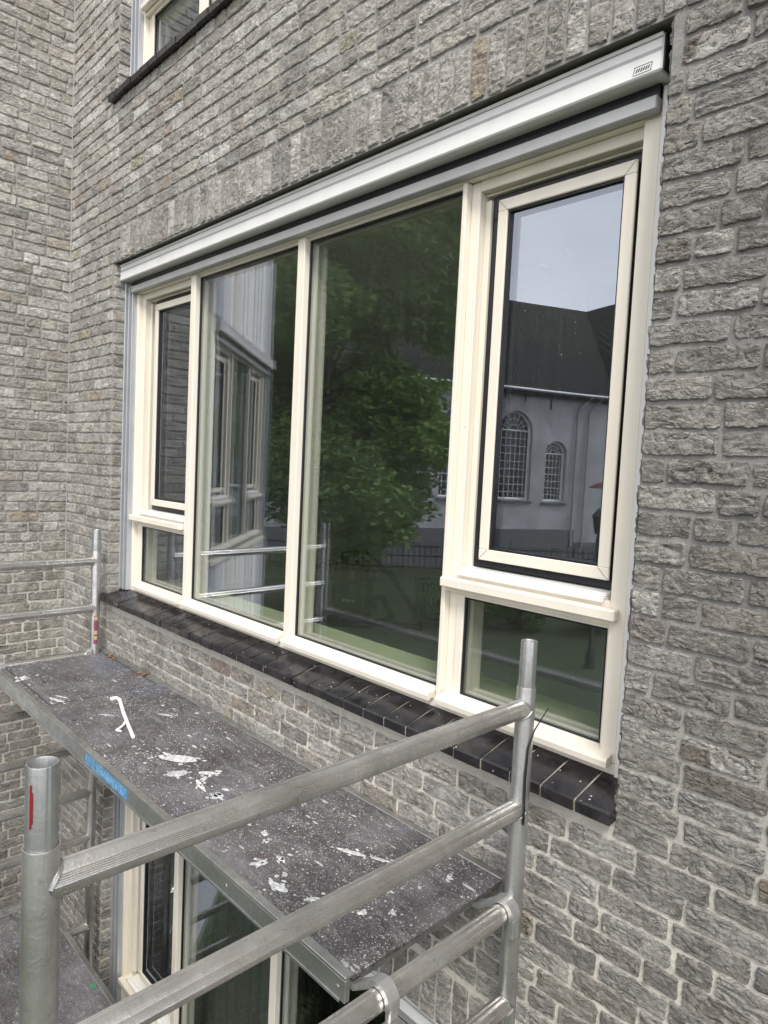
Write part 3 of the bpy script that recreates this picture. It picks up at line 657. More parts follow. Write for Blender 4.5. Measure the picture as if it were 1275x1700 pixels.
# ---------------------------------------------------------------- scaffold
TR=.0245; FXN=-.16; FXF=-3.0; YA,YB=-.086,-1.249; RUN=.265
tower=empty('scaffold_tower',(-1.58,-.67,G),'aluminium tube scaffold tower with open end frames standing against the brick house','scaffold')
def spart(o): o.location=(1.58,.67,-G); return o
def weld(b,p,ax,r=.0255,R=.006):
    p=Vector(p); d=Vector(ax).normalized(); pts=[]
    a=d.cross(Vector((0,0,1))).normalized() if abs(d.z)<.9 else Vector((1,0,0)); c=d.cross(a)
    pts=[p+a*math.cos(t)*r+c*math.sin(t)*r for t in [2*math.pi*i/20 for i in range(21)]]
    b.path(pts,R,8,caps=False)
def end_frame(fx,label):
    fr=empty('end_frame',(1.58+fx*0,.67,-G),parent=tower); fr['label']=label
    for y in (YA,YB):
        b=MB(); b.lathe((fx,y,0),[(TR,G+.1),(TR,.2305),(TR-.0005,.2325),(.0222,.2325),(.0218,.226)],40)
        b.build('post',MT['alu'],fr,smooth=True)
        s=MB(); seg=64; prof=[(.0213,.20),(.0213,.3475),(.0206,.3495),(.0190,.3495),(.0182,.348),(.0182,.20)]
        base=len(s.v)
        for r,z in prof:
            for k in range(seg):
                th=2*math.pi*k/seg; rr=r*(.975 if (k%8)in(0,1) and r>.02 else 1); s.v.append((fx+rr*math.cos(th),y+rr*math.sin(th),z))
        for i in range(len(prof)-1):
            for k in range(seg): k2=(k+1)%seg; s.f.append((base+i*seg+k,base+i*seg+k2,base+(i+1)*seg+k2,base+(i+1)*seg+k)); s.mi.append(0)
        s.lathe((fx,y,0),[(.0182,.21),(.0,.21)],24)
        s.build('spigot',MT['alu2'],fr,smooth=True)
    for k in range(0,12):
        z=.176-RUN*k
        b=MB(); b.tube((fx,YA,z),(fx,YB,z),TR*.98,96,ribs=True,caps=False)
        b.build('rung',MT['alur'],fr,smooth=False)
        for yy,sg in ((YA,-1),(YB,1)):
            wd=MB(); r=TR*.985; pts=[]
            for q in range(25):
                t_=2*math.pi*q/24; xx=r*math.cos(t_); pts.append((fx+xx*1.02,yy+sg*(math.sqrt(max(TR*TR-xx*xx,0))+.0015),z+r*1.03*math.sin(t_)))
            wd.path(pts,.0032,6,caps=False); wd.build('weld_bead',MT['alu2'],fr,smooth=True)
    return fr
fn=end_frame(FXN,'near end frame, closest to the camera'); ff=end_frame(FXF,'far end frame beside the wing')
for yy,zz,lab in ((YB-.0,-.285,None),(YB,-.62-.3,None)):
    b=MB(); b.tube((FXF,yy-.05,zz),(FXN,yy-.05,zz),.022,24); o=spart(b.build('side_brace',MT['alu2'],tower,smooth=True))
b=MB(); b.tube((FXF,YB-.05,-2.9),(FXN,YB-.05,-.95),.022,24); spart(b.build('diagonal_brace',MT['alu2'],tower,smooth=True))
# outrigger beam leaving the near frame towards the camera side
b=MB(); b.box(FXN+.03,-.585,-.445,1.1,-.555,-.385,.004); b.box(FXN+.03,-.592,-.387,1.1,-.548,-.379,.002); spart(b.build('outrigger_beam',MT['alu2'],tower))
b=MB()  # black strap curling off the near inner post
b.path([(-.135,-.100,-.12),(-.134,-.106,.0),(-.135,-.10,.08),(-.128,-.088,.125),(-.118,-.075,.155),(-.105,-.066,.186)],.0035,8,.0012); spart(b.build('cable_tie',MT['black'],tower,smooth=True))
# stickers / paint mark on posts
b=MB()
for i in range(5): 
    a0=math.radians(-75); 
def patch(fx,y,r,z0,z1,a0,a1,n=6,jag=0,seed=0):
    p=MB(); rg=random.Random(seed)
    for i in range(n):
        t0=a0+(a1-a0)*i/n; t1=a0+(a1-a0)*(i+1)/n; j0=rg.uniform(-jag,jag); j1=rg.uniform(-jag,jag)
        p.quad((fx+r*math.cos(t0),y+r*math.sin(t0),z0+j0),(fx+r*math.cos(t1),y+r*math.sin(t1),z0+j0),(fx+r*math.cos(t1),y+r*math.sin(t1),z1+j1),(fx+r*math.cos(t0),y+r*math.sin(t0),z1+j1))
    return p
R=math.radians
p=patch(FXF,YA,TR+.0006,-.29,-.13,R(-35),R(15)); p.cur=1
pp=[patch(FXF,YA,TR+.0012,z,z+.02,R(-28),R(8)) for z in (-.265,-.235,-.155)]
o=p.build('inspection_sticker',simple('magenta_sticker',(.20,.06,.10),.4),ff)
q=MB()
for m_ in pp:
    bq=len(q.v); q.v+=m_.v; q.f+=[tuple(bq+i for i in f) for f in m_.f]; q.mi+=[0]*len(m_.f)
q.build('sticker_print',simple('yellow_print',(.42,.36,.2),.5),ff)
p=patch(FXN,YB,.0222,.270,.325,R(-60),R(-48),3,.010,3); p.build('paint_mark',simple('dark_red_paint',(.20,.01,.015),.4),fn)
# ---- platforms
def platform(x0,x1,y0,y1,z,label,group,deckm,hatch=True):
    e=empty('scaffold_platform',((x0+x1)/2,(y0+y1)/2,z),label,'scaffold platform',group)
    T=Vector((-(x0+x1)/2,-(y0+y1)/2,-z))
    def pp(o): o.location=T; return o
    b=MB(); b.box(x0,y0+.006,z-.011,x1,y1-.006,z,.001); pp(b.build('deck_board',deckm,e))
    for s,(ya,yb) in ((-1,(y0-.012,y0+.005)),(1,(y1-.005,y1+.012))):
        b=MB(); b.box(x0+.004,min(ya,yb),z-.062,x1-.004,max(ya,yb),z-.006,.003)
        b.box(x0+.002,(y0-.014 if s<0 else y1-.010),z-.006,x1-.002,(y0+.010 if s<0 else y1+.014),z+.003,.0015)
        b.box(x0+.02,(y0-.015 if s<0 else y1+.0122),z-.064,x1-.02,(y0-.0122 if s<0 else y1+.015),z-.055,.001)
        for xx in (x0+.05,x1-.03,x1-.5,x0+.5,(x0+x1)/2): 
            yo=y0-.012 if s<0 else y1+.012
            b.tube((xx,yo,z-.034),(xx,yo+s*.002,z-.034),.006,12)
        pp(b.build('side_beam',MT['alu2'],e))
    for xx in (x0+.03,x1-.06):
        b=MB(); b.box(xx,y0+.006,z-.055,xx+.03,y1-.006,z-.0115,.002); pp(b.build('cross_beam',MT['alu2'],e))
    for xr,xe,sg in ((FXN,x1,1),(FXF,x0,-1)):
        for yy in (y0+.022,(y1-.103 if y1>-.1 else y1-.03)):
            b=MB(); zr=z-.010; pts=[]
            # claw reaching over the rung
            rgx=xr; rz=.176-RUN*(2 if z>-1 else 7)
            for i in range(9):
                a=math.radians(205-i*25.5); pts.append((rgx-sg*(.033*math.cos(math.pi-a)) ,yy,rz+.033*math.sin(a)))
            pts=[(xe-sg*.09,yy,z-.03),(xe-sg*.0,yy,z-.028)]+[(rgx-sg*.033*math.cos(math.radians(a)),yy,rz+.033*math.sin(math.radians(a))) for a in (25,42,59,76,93,110,127,144,161,178,195)]
            bs=len(b.v); m_=len(pts)
            for i in range(m_):
                dd=(Vector(pts[min(i+1,m_-1)])-Vector(pts[max(i-1,0)])).normalized(); nn=Vector((-dd.z,0,dd.x))*.0065; p0=Vector(pts[i])
                for u_,w_ in ((1,-1),(1,1),(-1,1),(-1,-1)): b.v.append(tuple(p0+nn*u_+Vector((0,.016*w_,0))))
            for i in range(m_-1):
                for k_ in range(4): b.f.append((bs+4*i+k_,bs+4*i+(k_+1)%4,bs+4*i+4+(k_+1)%4,bs+4*i+4+k_)); b.mi.append(0)
            b.f.append((bs+3,bs+2,bs+1,bs)); b.f.append(tuple(bs+4*(m_-1)+k_ for k_ in range(4))); b.mi+=[0,0]
            l=Vector(pts[-1]); b.box(l.x-.008,yy-.014,l.z-.045,l.x+.008,yy+.014,l.z+.008,.003)
            pp(b.build('hook',MT['hook'],e))
    if hatch:
        h=MB(); hx0,hx1,hy0,hy1=x0+.004,-2.295,y0+.035,y1-.028; zz=z+.0006
        h.box(hx0,hy0,z-.002,hx1,hy0+.0045,zz); h.box(hx0,hy1-.0045,z-.002,hx1,hy1,zz); h.box(hx1-.005,hy0+.0045,z-.002,hx1,hy1-.0045,zz)
        h.tube((x0+.36,-.50,z-.001),(x0+.361,-.50,z+.0007),.012,16)
        hs=MB(); hs.blob((-2.63,-.465,z+.0006),.020,.007,.0004,.1,16,4,.05)
        hs.build('hatch_finger_hole',MT['blackd'],e).location=T
        h=MB(); h.box(hx0,hy0,z-.002,hx1,hy0+.0045,zz); h.box(hx0,hy1-.0045,z-.002,hx1,hy1,zz); h.box(hx1-.005,hy0+.0045,z-.002,hx1,hy1-.0045,zz)
        pp(h.build('hatch_seam',MT['blackd'],e))
    return e,T
PZ=-.345
pl,PT=platform(-3.078,-.236,-.583,-.022,PZ,'upper plywood scaffold platform spattered with white paint below the large window','scaffold platforms',MT['deck'])
pl2,PT2=platform(-3.078,-.236,-1.22,-.335,-1.690,'lower dark brown scaffold platform at the bottom left corner','scaffold platforms',MT['deck2'],False)
wp=simple('dried_white_paint',(.52,.52,.50),.7,0,60,.45,.0015); wp2=simple('thin_white_paint',(.42,.43,.43),.8,0,90,.45,.001)
sp=[(-1.47,-.36,.115,.034,.62,0),(-1.36,-.42,.05,.03,1.2,1),(-1.30,-.335,.05,.016,.7,0),(-1.27,-.36,.03,.012,2.2,1),(-1.232,-.40,.065,.012,-.2,0),(-1.13,-.39,.03,.02,.3,1),(-.60,-.265,.075,.010,.42,0),(-.52,-.225,.045,.008,.45,0),(-.70,-.44,.016,.012,0,0),(-.84,-.40,.014,.010,0,0),(-.80,-.42,.011,.009,0,0),(-1.02,-.33,.03,.02,.4,1),(-.95,-.36,.03,.018,-.5,1),(-.72,-.50,.035,.012,1.1,1),(-.34,-.13,.010,.010,.2,0),(-.42,-.30,.045,.010,-.2,1),(-.44,-.33,.018,.010,.1,0),(-.60,-.52,.05,.015,.2,1),(-.50,-.48,.03,.01,.9,1),(-2.75,-.53,.06,.022,-.6,0),(-2.35,-.50,.08,.010,.3,0),(-2.38,-.47,.05,.006,.4,0),(-2.05,-.40,.05,.006,.7,1),(-1.9,-.2,.05,.01,.5,1),(-.38,-.42,.02,.008,1.,0),(-.33,-.36,.012,.008,0,0)]
for i,(x,y,rx,ry,ro,k) in enumerate(sp):
    b=MB(); rg=random.Random(i*7+1); b.blob((0,0,0),rx*.7,ry*.75,.0009,ro,44,i,.16)
    for q in range(9):
        u=rg.uniform(-1.1,1.1)*rx*.8; v=rg.gauss(0,.9)*ry; r=rg.uniform(.12,.45)*min(ry,.02)
        b.blob((u*math.cos(ro)-v*math.sin(ro),u*math.sin(ro)+v*math.cos(ro),-.0001*(q%3)),r*rg.uniform(1,2.2),r,.0009,ro+rg.uniform(-.4,.4),16,i*31+q,.25)
    o=b.build('paint_splat',wp2 if k else wp,pl); o.location=PT+Vector((x,y,PZ+.0004))
# blue label on the outer side beam
b=MB(); b.box(-1.745,-.5962,-.395,-1.375,-.5950,-.357); b.build('blue_label',None or simple('worn_blue_label',(.09,.24,.42),.5,0,70,.5),pl).location=PT
b=MB(); rg=random.Random(8)
x=-1.63
while x<-1.40:
    w=rg.uniform(.006,.014); b.box(x,-.5968,-.384,x+w*.25,-.5961,-.368); b.box(x,-.5968,-.384,x+w*.8,-.5961,-.381); 
    if rg.random()<.6: b.box(x,-.5968,-.371,x+w*.8,-.5961,-.368)
    x+=w+.006
b.build('label_print',simple('pale_print',(.30,.50,.66),.6),pl).location=PT
# loose things on the platforms
b=MB(); b.path([(-2.21,-.315,.006),(-2.205,-.29,.008),(-2.17,-.288,.008),(-2.02,-.335,.006),(-1.88,-.375,.006),(-1.745,-.412,.006)],.0085,8,.0075)
b.path([(-1.93,-.36,.006),(-1.87,-.40,.010),(-1.845,-.437,.006),(-1.825,-.425,.006)],.0055,8,.0045)
o=b.build('plastic_strip',simple('white_plastic',(.8,.8,.8),.35),smooth=True); o.location=(0,0,PZ); tag(o,'crooked white plastic strip lying on the spattered platform','plastic strip')
leafm=simple('dry_brown_leaf',(.22,.12,.06),.8,0,80,.4)
for i,(x,y,s_,lab) in enumerate(((-2.86,-.045,.05,'farthest clump of dry brown leaves on the platform, beside the far post'),(-2.47,-.045,.045,'second clump of dry brown leaves, by the hatch corner along the wall edge'),(-2.06,-.525,.016,'tiny brown leaf alone near the outer edge of the platform'))):
    b=MB(); rg=random.Random(i)
    for k in range(14 if s_>.02 else 2):
        a=rg.uniform(0,6.28); cx,cy=rg.gauss(0,s_*.45),rg.gauss(0,s_*.16); l=rg.uniform(.4,.8)*.022; t=rg.uniform(.002,.006)
        d=Vector((math.cos(a),math.sin(a),0)); n_=Vector((-d.y,d.x,0)); c0=Vector((cx,cy,t))
        b.quad(c0-d*l,c0+n_*l*.4+Vector((0,0,.004)),c0+d*l+Vector((0,0,.002)),c0-n_*l*.4)
        b.quad(c0-d*l-Vector((0,0,.001)),c0-n_*l*.4-Vector((0,0,.001)),c0+d*l+Vector((0,0,.001)),c0+n_*l*.4+Vector((0,0,.003)))
    o=b.build('dry_leaves',leafm); o.location=(x,y,PZ+.001); tag(o,lab,'leaves','dry leaves on the platform')
b=MB(); b.v=[(0,0,.002),(.025,.004,.002),(.034,.018,.003),(.012,.022,.002),(0,0,.0),(.025,.004,.0),(.034,.018,.0),(.012,.022,.0)]; b.f=[(0,1,2,3),(7,6,5,4),(0,4,5,1),(1,5,6,2),(2,6,7,3),(3,7,4,0)]; b.mi=[0]*6
o=b.build('plastic_scrap',simple('green_plastic',(.02,.28,.10),.4)); o.location=(-2.23,-.375,-1.6895); tag(o,'small bright green scrap on the lower brown platform','scrap')
# ---------------------------------------------------------------- inside things
fz=-.78
def vacuum():
    e=empty('vacuum_cleaner',(-4.35,3.05,fz),'large black canister vacuum cleaner with red band seen through the window','vacuum cleaner'); e.rotation_euler=(0,0,R(35)); e.scale=(1.2,1.2,1.15)
    blk=simple('black_plastic',(.012,.012,.013),.35); red=simple('dark_red_plastic',(.05,.008,.007),.4); hose=simple('dark_hose',(.02,.02,.022),.35)
    b=MB(); b.lathe((0,0,0),[(0,.06),(.17,.06),(.19,.09),(.19,.30),(.175,.33),(0,.33)],28); b.build('tank',blk,e,smooth=True)
    b=MB(); b.lathe((0,0,0),[(.193,.325),(.197,.335),(.197,.35),(.19,.36)],28); b.build('red_band',red,e,smooth=True)
    b=MB(); b.lathe((0,0,0),[(.185,.355),(.18,.43),(.155,.50),(.10,.535),(0,.54)],28); b.build('motor_head',red,e,smooth=True)
    b=MB(); b.path([(-.13,0,.5),(-.11,0,.57),(0,0,.585),(.11,0,.57),(.13,0,.5)],.016,10); b.build('handle',blk,e,smooth=True)
    for a in (45,135,225,315):
        b=MB(); b.tube((.15*math.cos(R(a)),.15*math.sin(R(a))-.015,.035),(.15*math.cos(R(a)),.15*math.sin(R(a))+.015,.035),.035,14); b.build('wheel',blk,e,smooth=True)
    b=MB(); b.path([(.16,-.1,.22),(.28,-.14,.22),(.36,-.12,.06),(.2,-.36,.03),(-.1,-.42,.03),(-.3,-.3,.03),(-.05,-.22,.035),(.3,-.3,.04),(.62,-.28,.03),(.55,-.1,.12),(.3,.1,.38),(.05,.15,.56),(-.35,.05,.42),(-.6,-.05,.2)],.026,10); b.build('hose',hose,e,smooth=True)
    b=MB()
    for i in range(4): b.box(-.05+i*.026,-.1945,.17,-.032+i*.026,-.189,.195,.002)
    b.build('white_marking',simple('white_print',(.7,.7,.7),.5),e)
vacuum()
e=empty('wire_basket',(-3.9,3.75,fz),'dark mesh waste basket standing behind the vacuum cleaner in the room','basket')
bk=simple('dark_wire',(.02,.02,.02),.4)
b=MB()
for i in range(20):
    a=2*math.pi*i/20; b.tube((.14*math.cos(a),.14*math.sin(a),.0),(.19*math.cos(a+.2),.19*math.sin(a+.2),.38),.004,6); b.tube((.14*math.cos(a),.14*math.sin(a),.0),(.19*math.cos(a-.2),.19*math.sin(a-.2),.38),.004,6)
b.build('mesh_side',bk,e)
b=MB(); b.path([(.192*math.cos(t),.192*math.sin(t),.38) for t in [i*math.pi/12 for i in range(25)]],.010,8,caps=False); b.build('rim',bk,e,smooth=True)
b=MB(); b.lathe((0,0,0),[(0,0),(.145,0),(.15,.03)],20); b.build('base',bk,e)
# ---------------------------------------------------------------- outside world seen mirrored in the panes
def ground_mat():
    t=NT('lawn_grass'); o=t.obj(); n=t.noise(o,.6,4); f=t.noise(o,14,5,.7)
    c=t.ramp(n,[(.3,(.024,.038,.012)),(.7,(.05,.068,.022))]); c=t.mix(1.0,c,t.ramp(f,[(.3,g3(.6)),(.7,g3(1.4))]),'MULTIPLY')
    t.bsdf(Base_Color=c,Roughness=.95,Normal=t.bump(f,.05,.8)); return t.m
b=MB(); b.quad((-220,-220,G),(220,-220,G),(220,220,G),(-220,220,G)); tag(b.build('ground',ground_mat()),kind='structure')
b=MB(); b.quad((-40,-60,G+.004),(40,-60,G+.004),(40,-19.5,G+.004),(-12,-19.5,G+.004),(-40,-12.5,G+.004)); tag(b.build('path',simple('dark_asphalt',(.06,.06,.062),.95,0,30,.25,.01)),kind='structure')
def foliage(name,blobs,n,size,mat,parent=None,seed=0):
    rg=np.random.default_rng(seed); tot=sum(r[3]**2*r[4] for r in blobs); P=[];Cc=[]
    for (x,y,z,rx,rz) in blobs:
        k=max(4,int(n*rx*rx*rz/tot)); d=rg.normal(size=(k,3)); d/=np.linalg.norm(d,axis=1)[:,None]; rr=rg.random(k)**(.42)
        rr*=1+.18*np.sin(d[:,0]*7+x)+.15*np.sin(d[:,2]*9+y)
        P.append(np.array([x,y,z])+d*rr[:,None]*np.array([rx,rx,rz])); Cc.append(np.full(k,rg.random())*.5+rg.random(k)*.5)
    P=np.concatenate(P);Cc=np.concatenate(Cc);k=len(P)
    a=rg.normal(size=(k,3)); a[:,2]*=.5; a/=np.linalg.norm(a,axis=1)[:,None]; b_=np.cross(a,rg.normal(size=(k,3))); b_/=np.linalg.norm(b_,axis=1)[:,None]
    s=size*rg.uniform(.6,1.4,k)[:,None]
    V=np.stack([P-a*s,P+b_*s*.5,P+a*s,P-b_*s*.5],1).reshape(-1,3)
    me=bpy.data.meshes.new(name); me.vertices.add(len(V)); me.vertices.foreach_set('co',V.ravel()); me.loops.add(k*4); me.loops.foreach_set('vertex_index',np.arange(k*4,dtype=np.int32))
    me.polygons.add(k); me.polygons.foreach_set('loop_start',np.arange(0,k*4,4,dtype=np.int32)); me.polygons.foreach_set('loop_total',np.full(k,4,dtype=np.int32))
    at=me.color_attributes.new('bcol','FLOAT_COLOR','POINT'); c4=np.repeat(Cc,4); at.data.foreach_set('color',np.stack([c4,c4,c4,np.ones_like(c4)],1).ravel())
    me.materials.append(mat); me.update(calc_edges=True); o=bpy.data.objects.new(name,me); COL.objects.link(o); o.parent=parent; return o
bark=simple('tree_bark',(.09,.075,.055),.9,0,14,.3,.01)
lf=leaf_mat('tree_leaf',(.08,.15,.035),(.26,.38,.09)); lf2=leaf_mat('shrub_leaf',(.05,.10,.02),(.16,.24,.06))
def tree(x,y,h,cr,base,label,seed,n=42000,leafs=.075,group='garden trees'):
    rg=random.Random(seed); e=empty('leafy_tree',(x,y,G),label,'tree',group)
    b=MB(); top=h*.72; b.path([(0,0,0),(.05,.04,h*.25),(-.04,.05,h*.5),(0,0,top)],.17*cr/3,12,.05)
    bl=[]
    for i in range(60):
        t=rg.random()**.8; z=base+(h-base)*t; rmax=cr*math.sqrt(max(.05,1-((t-.52)/.62)**2)); a=rg.uniform(0,6.28); r=rmax*rg.random()**.5*.85
        px,py=r*math.cos(a),r*math.sin(a); bl.append((px,py,z,rg.uniform(.8,1.35)*cr/3,rg.uniform(.6,1.0)*cr/3))
        if i<16: b.path([(0,0,max(.6,z*.55)),(px*.5,py*.5,z*.8),(px,py,z)],.05,6,.012)
    if seed==3: bl+=[(2.3,-2.4,8.6,.9,.8),(2.0,-2.2,7.6,.9,.9),(2.5,-2.7,9.3,.6,.6),(1.5,-1.6,9.6,1.4,1.1),(1.2,-1.3,10.8,1.4,1.1),(1.9,-2.1,10.4,1.1,.9),(1.3,-1.3,8.4,1.3,1.1),(2.0,-2.1,11.6,1.2,1.),(.4,-.6,12.2,1.6,1.2)]
    b.build('trunk',bark,e,smooth=True); foliage('crown',bl,n,leafs,lf,e,seed); return e
tree(-12.75,-8.85,13.2,3.3,2.0,'largest broad leafy tree on the lawn, mirrored in the middle panes',3,240000,.085)
tree(-15.6,-6.4,11.5,3.0,2.4,'dark leafy tree left of the largest tree, mirrored beside the angled wing',9,120000,.085)
tree(-27.0,-13.5,12,4.0,2,'distant tree beyond the iron fence at the far left of the mirrored lawn',17,22000,.11)
e=empty('young_tree',(-9.3,-10.55,G),'slender young tree with bare green stem before the church wall','tree')
b=MB(); b.path([(0,0,0),(.03,0,1.2),(0,.02,2.7)],.08,10,.05); b.build('trunk',bark,e,smooth=True)
# hedge and shrubs
def shrub(x,y,r,h,label,seed,n,group,nm='shrub',sz=.05):
    e=empty(nm,(x,y,G),label,'shrub',group); rg=random.Random(seed)
    bl=[(rg.uniform(-r,r)*.7,rg.uniform(-r,r)*.7,h*rg.uniform(.25,.8),r*.5,h*.35) for _ in range(7)]; foliage('leaves',bl,n,sz,lf2,e,seed)
    b=MB()
    for k in range(4): b.path([(0,0,0),(rg.uniform(-r,r)*.4,rg.uniform(-r,r)*.4,h*.7)],.015,5,.006)
    b.build('stems',bark,e)
hl=['leftmost low bush of the row before the iron fence','second low bush from the left before the iron fence','leftmost of the three low bushes before the iron fence','middle one of the three low bushes before the iron fence','rightmost of the three low bushes before the iron fence']
for i in range(2,5): shrub(-12.2+i*1.15,-9.2-i*1.2,.75,.85,hl[i],40+i,5000,'low bushes in a row')
gl=['bright ivy bush below the scaffold, nearest the wing','second ivy bush below the scaffold, beside the one nearest the wing','third ivy bush below the scaffold, under its middle','ivy bush below the near end of the scaffold']
for i,(x,y,r_,h_) in enumerate(((-3.0,-.85,.42,1.25),(-2.25,-.95,.40,1.15),(-1.5,-.85,.42,1.3),(-.75,-.95,.40,1.1))): shrub(x,y,r_,h_,gl[i],60+i,7000,'ivy bushes below the scaffold','garden_bush',.032)
# iron fence
fm=simple('dark_iron',(.02,.022,.022),.5)
e=empty('iron_fence',(-18,-16,G),'dark iron railing fence with thin upright bars across the lawn','fence')
A_=Vector((-26,-6.5,0)); B_=Vector((-8.5,-26.5,0)); d=(B_-A_); Ln=d.length; d.normalize(); org=Vector((-18,-16,0))
b=MB()
for h in (.18,.62,.98): b.box(0,-.02,h,Ln,.02,h+.05)
ang=math.atan2(d.y,d.x); mwf=Matrix.Translation(A_-org)@Matrix.Rotation(ang,4,'Z')
b.build('rail',fm,e,mw=mwf)
b=MB(); k=0.0
while k<Ln: b.box(k-.016,-.016,0,k+.016,.016,1.13); k+=.21
b.build('bars',fm,e,mw=mwf)
for i in range(int(Ln/2.5)+1):
    b=MB(); b.box(i*2.5-.025,-.025,0,i*2.5+.025,.025,1.35); b.build('fence_post',fm,e,mw=mwf)
# church
chm=simple('white_plaster',(.44,.435,.44),.85,0,.9,.22,.02); plm=simple('dark_plinth',(.13,.13,.14),.8,0,4,.15)
CA=Vector((-23.025,-21.125,0)); CDir=Vector((.383,-.924,0)).normalized(); 
church=empty('church',(CA.x,CA.y,G),'white plastered church with black tiled roof and round-arched windows','church')
cR=Matrix(((CDir.x,-CDir.y,0,0),(CDir.y,CDir.x,0,0),(0,0,1,0),(0,0,0,1)))   # local x along wall, local y = towards the house side
def cz(z): return z-G
def arch_pts(x0,x1,z0,zs,n=14):
    r=(x1-x0)/2; c=(x0+x1)/2; return [(x0,z0)]+[(c-r*math.cos(math.pi*i/n),zs+r*math.sin(math.pi*i/n)) for i in range(n+1)]+[(x1,z0)]
wins=[(6.2,8.2,cz(-.65),cz(3.0)),(9.05,10.45,cz(-.70),cz(1.9)),(-1.0,1.0,cz(-.65),cz(3.0)),(2.9,4.9,cz(-.65),cz(3.0))]
b=MB(); zt=cz(5.3); xs0,xs1=-16.,13.2
wl=sorted(wins); cur=xs0
for (a,c,z0,zs) in wl:
    b.quad((cur,0,0),(a,0,0),(a,0,zt),(cur,0,zt)); b.quad((a,0,0),(c,0,0),(c,0,z0),(a,0,z0))
    pts=arch_pts(a,c,z0,zs)[1:-1]; 
    for i in range(len(pts)-1):
        p,q_=pts[i],pts[i+1]; b.quad((p[0],0,p[1]),(q_[0],0,q_[1]),(q_[0],0,zt),(p[0],0,zt))
    full=arch_pts(a,c,z0,zs)
    for i in range(len(full)-1): p,q_=full[i],full[i+1]; b.quad((p[0],0,p[1]),(p[0],-.35,p[1]),(q_[0],-.35,q_[1]),(q_[0],0,q_[1]))
    b.quad((a,0,z0),(c,0,z0),(c,-.35,z0),(a,-.35,z0))
    cur=c
b.quad((cur,0,0),(xs1,0,0),(xs1,0,zt),(cur,0,zt))
b.quad((xs0,-.4,0),(xs1,-.4,0),(xs1,-.4,zt),(xs0,-.4,zt)); 
b.box(xs1,-9,0,xs1+8,.05,zt+.2); b.box(xs0,-12,0,xs1,-11.6,zt)
b.build('wall',chm,church,mw=cR)
b=MB(); b.box(xs0,.0,0,11.2,.08,cz(-2.2)); b.box(11.2,.0,0,xs1,.06,cz(-2.9)); b.build('plinth',plm,church,mw=cR)
cg=glass_mat('church_glass',(.05,.05,.06),.1)
for (a,c,z0,zs) in wins:
    fr=MB(); r=(c-a)/2; cx=(a+c)/2; y=-.30
    pts=[Vector((p[0],y,p[1])) for p in arch_pts(a+.05,c-.05,z0+.05,zs,16)]; fr.path(pts,.07,6); fr.tube((a,y,z0+.05),(c,y,z0+.05),.08,6); fr.tube((a,y,zs),(c,y,zs),.05,6)
    n=7 if r>.8 else 6
    for i in range(1,n): fr.tube((a+(c-a)*i/n,y,z0),(a+(c-a)*i/n,y,zs),.018,5)
    m_=int((zs-z0)/.42)
    for i in range(1,m_+1): fr.tube((a,y,z0+(zs-z0)*i/(m_+1)),(c,y,z0+(zs-z0)*i/(m_+1)),.018,5)
    for i in range(1,8): an=math.pi*i/8; fr.tube((cx+.3*r*math.cos(an),y,zs+.3*r*math.sin(an)),(cx+r*math.cos(an),y,zs+r*math.sin(an)),.018,5)
    fr.path([(cx+.62*r*math.cos(t),y,zs+.62*r*math.sin(t)) for t in [math.pi*i/12 for i in range(13)]],.018,5)
    fr.path([(cx+.3*r*math.cos(t),y,zs+.3*r*math.sin(t)) for t in [math.pi*i/12 for i in range(13)]],.018,5)
    w_=fr.build('arched_window',simple('white_window_bars',(.8,.8,.8),.5),church,mw=cR)
    g=MB(); fp=arch_pts(a,c,z0,zs,16); g.v=[(p[0],y-.05,p[1]) for p in fp]+[(p[0],y-.09,p[1]) for p in fp]; n_=len(fp); g.f=[tuple(range(n_)),tuple(reversed(range(n_,2*n_)))]; g.mi=[0,0]; g.build('window_pane',simple('dark_church_pane',(.02,.02,.024),.15),w_)
    s=MB(); s.box(a-.12,-.02,z0-.16,c+.12,.10,z0-.02,.01); s.build('stone_sill',plm,w_)
def roof_mat():
    t=NT('black_roof_tiles'); o=t.obj(); u=t.n('ShaderNodeUVMap'); 
    n=t.noise(o,3,4); w=t.n('ShaderNodeTexWave',{'Vector':o,'Scale':1.3,'Distortion':1.2,'Detail':2.0},wave_type='BANDS',bands_direction='X'); w2=t.n('ShaderNodeTexWave',{'Vector':o,'Scale':1.1,'Distortion':.4},wave_type='BANDS',bands_direction='Z',wave_profile='SAW')
    c=t.ramp(n,[(.3,(.016,.016,.017)),(.7,(.042,.041,.042))]); h=t.math('ADD',w,w2); c=t.mix(1.0,c,t.ramp(t.math('MULTIPLY',h,.5),[(.2,g3(.55)),(.8,g3(1.6))]),'MULTIPLY')
    t.bsdf(Base_Color=c,Roughness=.85,Specular_IOR_Level=.2,Normal=t.bump(h,.05,.5)); return t.m
rmt=roof_mat()
b=MB(); ez=cz(5.28); rz_=cz(11.15); T_=.25
def slab(P):
    b.quad(*P); b.quad(*[(p[0],p[1],p[2]-T_) for p in reversed(P)])
    for i in range(len(P)): p,q_=P[i],P[(i+1)%len(P)]; b.quad(p,(p[0],p[1],p[2]-T_),(q_[0],q_[1],q_[2]-T_),q_)
slab([(xs0,.35,ez-.2),(14.2,.35,ez-.2),(15.3,-5.6,rz_),(xs0,-5.6,rz_)]); slab([(xs0,-5.6,rz_),(15.3,-5.6,rz_),(14,-12,ez),(xs0,-12,ez)])
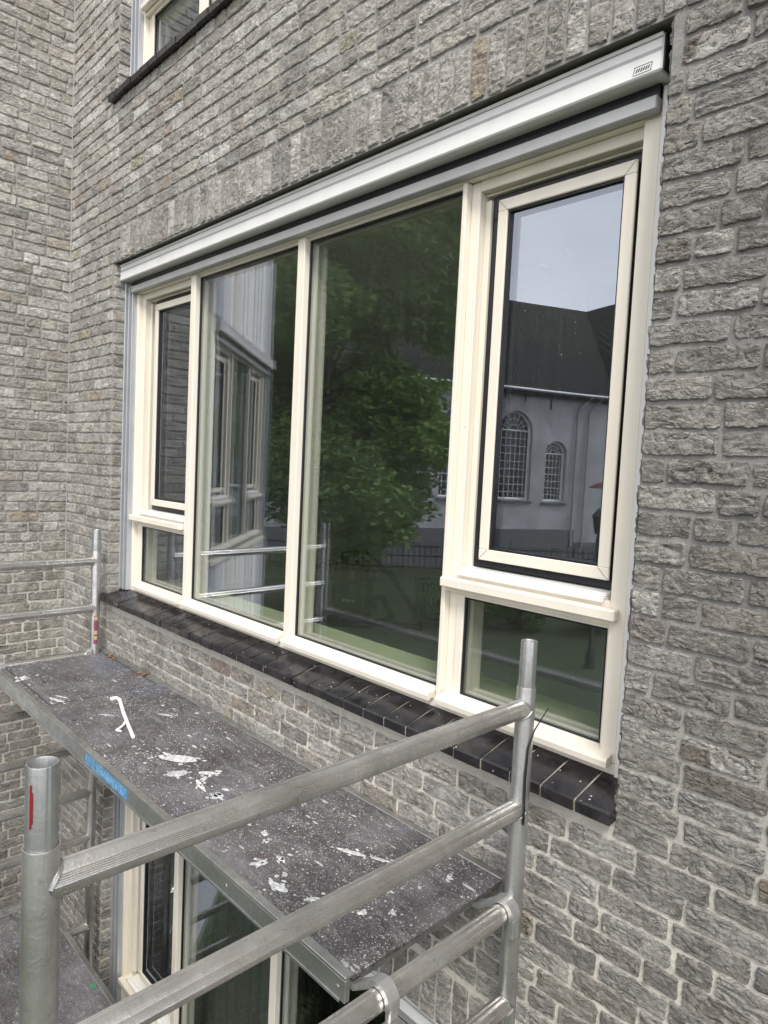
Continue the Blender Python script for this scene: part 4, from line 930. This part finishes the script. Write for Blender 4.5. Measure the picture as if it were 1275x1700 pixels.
slab([(12.9,.0,ez-.1),(15.2,-5.8,rz_-.05),(18.6,-5.8,rz_+1.0),(18.6,.2,rz_+1.0),(13.2,.2,ez)]); slab([(18.6,.2,rz_+1.),(18.6,-9,rz_+1.),(23,-9,ez-.1),(23,.2,ez-.1)])
b.build('roof',rmt,church,mw=cR)
b=MB(); b.quad((xs1,.049,zt+.2),(xs1+8,.049,zt+.2),(18.6,.049,rz_+.6)); b.build('gable',chm,church,mw=cR)
b=MB(); b.path([(xs0,.42,ez-.18),(12.85,.42,ez-.18)],.09,8); b.build('gutter',simple('zinc_gutter',(.45,.46,.48),.4,.5),church,mw=cR)
for xx in (10.95,11.7):
    b=MB(); b.path([(xx+.7,.36,ez-.2),(xx+.1,.12,ez-.9),(xx,.12,ez-1.2),(xx,.12,.1)],.06,8); b.build('downpipe',simple('grey_downpipe',(.36,.36,.38),.5),church,mw=cR)
for xx,ll in ((6.6,.5),(7.6,.5),(9.2,.75),(4,.5),(2,.5)):
    b=MB(); b.box(xx,.0,ez-.3-ll,xx+.06,.05,ez-.3); b.build('wall_anchor',fm,church,mw=cR)
# street lamp and parasol
e=empty('street_lamp',(-6.15,-11.0,G),'black ornate street lamp with curled bracket, mirrored in the right casement','street lamp')
b=MB(); b.lathe((0,0,0),[(.10,0),(.10,.3),(.05,.4),(.04,2.6),(.05,2.65),(.03,2.8)],12); b.build('pole',fm,e,smooth=True)
b=MB(); b.path([(0,0,2.3),(-.2,.1,2.25),(-.3,.15,2.35),(-.26,.13,2.42),(-.2,.1,2.38)],.014,6); b.path([(0,0,2.3),(.2,-.1,2.25),(.3,-.15,2.35),(.26,-.13,2.42),(.2,-.1,2.38)],.014,6); b.build('bracket',fm,e,smooth=True)
b=MB(); b.lathe((0,0,2.8),[(.08,0),(.15,.35),(.17,.36),(.05,.5),(0,.55)],8); b.build('lantern',fm,e)
e=empty('parasol',(-9.15,-16.8,G),'red parasol standing open beside the church, mirrored behind the lamp','parasol')
b=MB(); b.tube((0,0,0),(0,0,3.8),.025,8); b.build('pole',fm,e)
b=MB(); b.lathe((0,0,0),[(.50,3.66),(.28,3.78),(0,3.86)],8); b.lathe((0,0,0),[(0,3.84),(.28,3.76),(.50,3.64)],8); b.build('canopy',simple('faded_red_cloth',(.22,.055,.045),.9),e)
# garden wall behind the fence
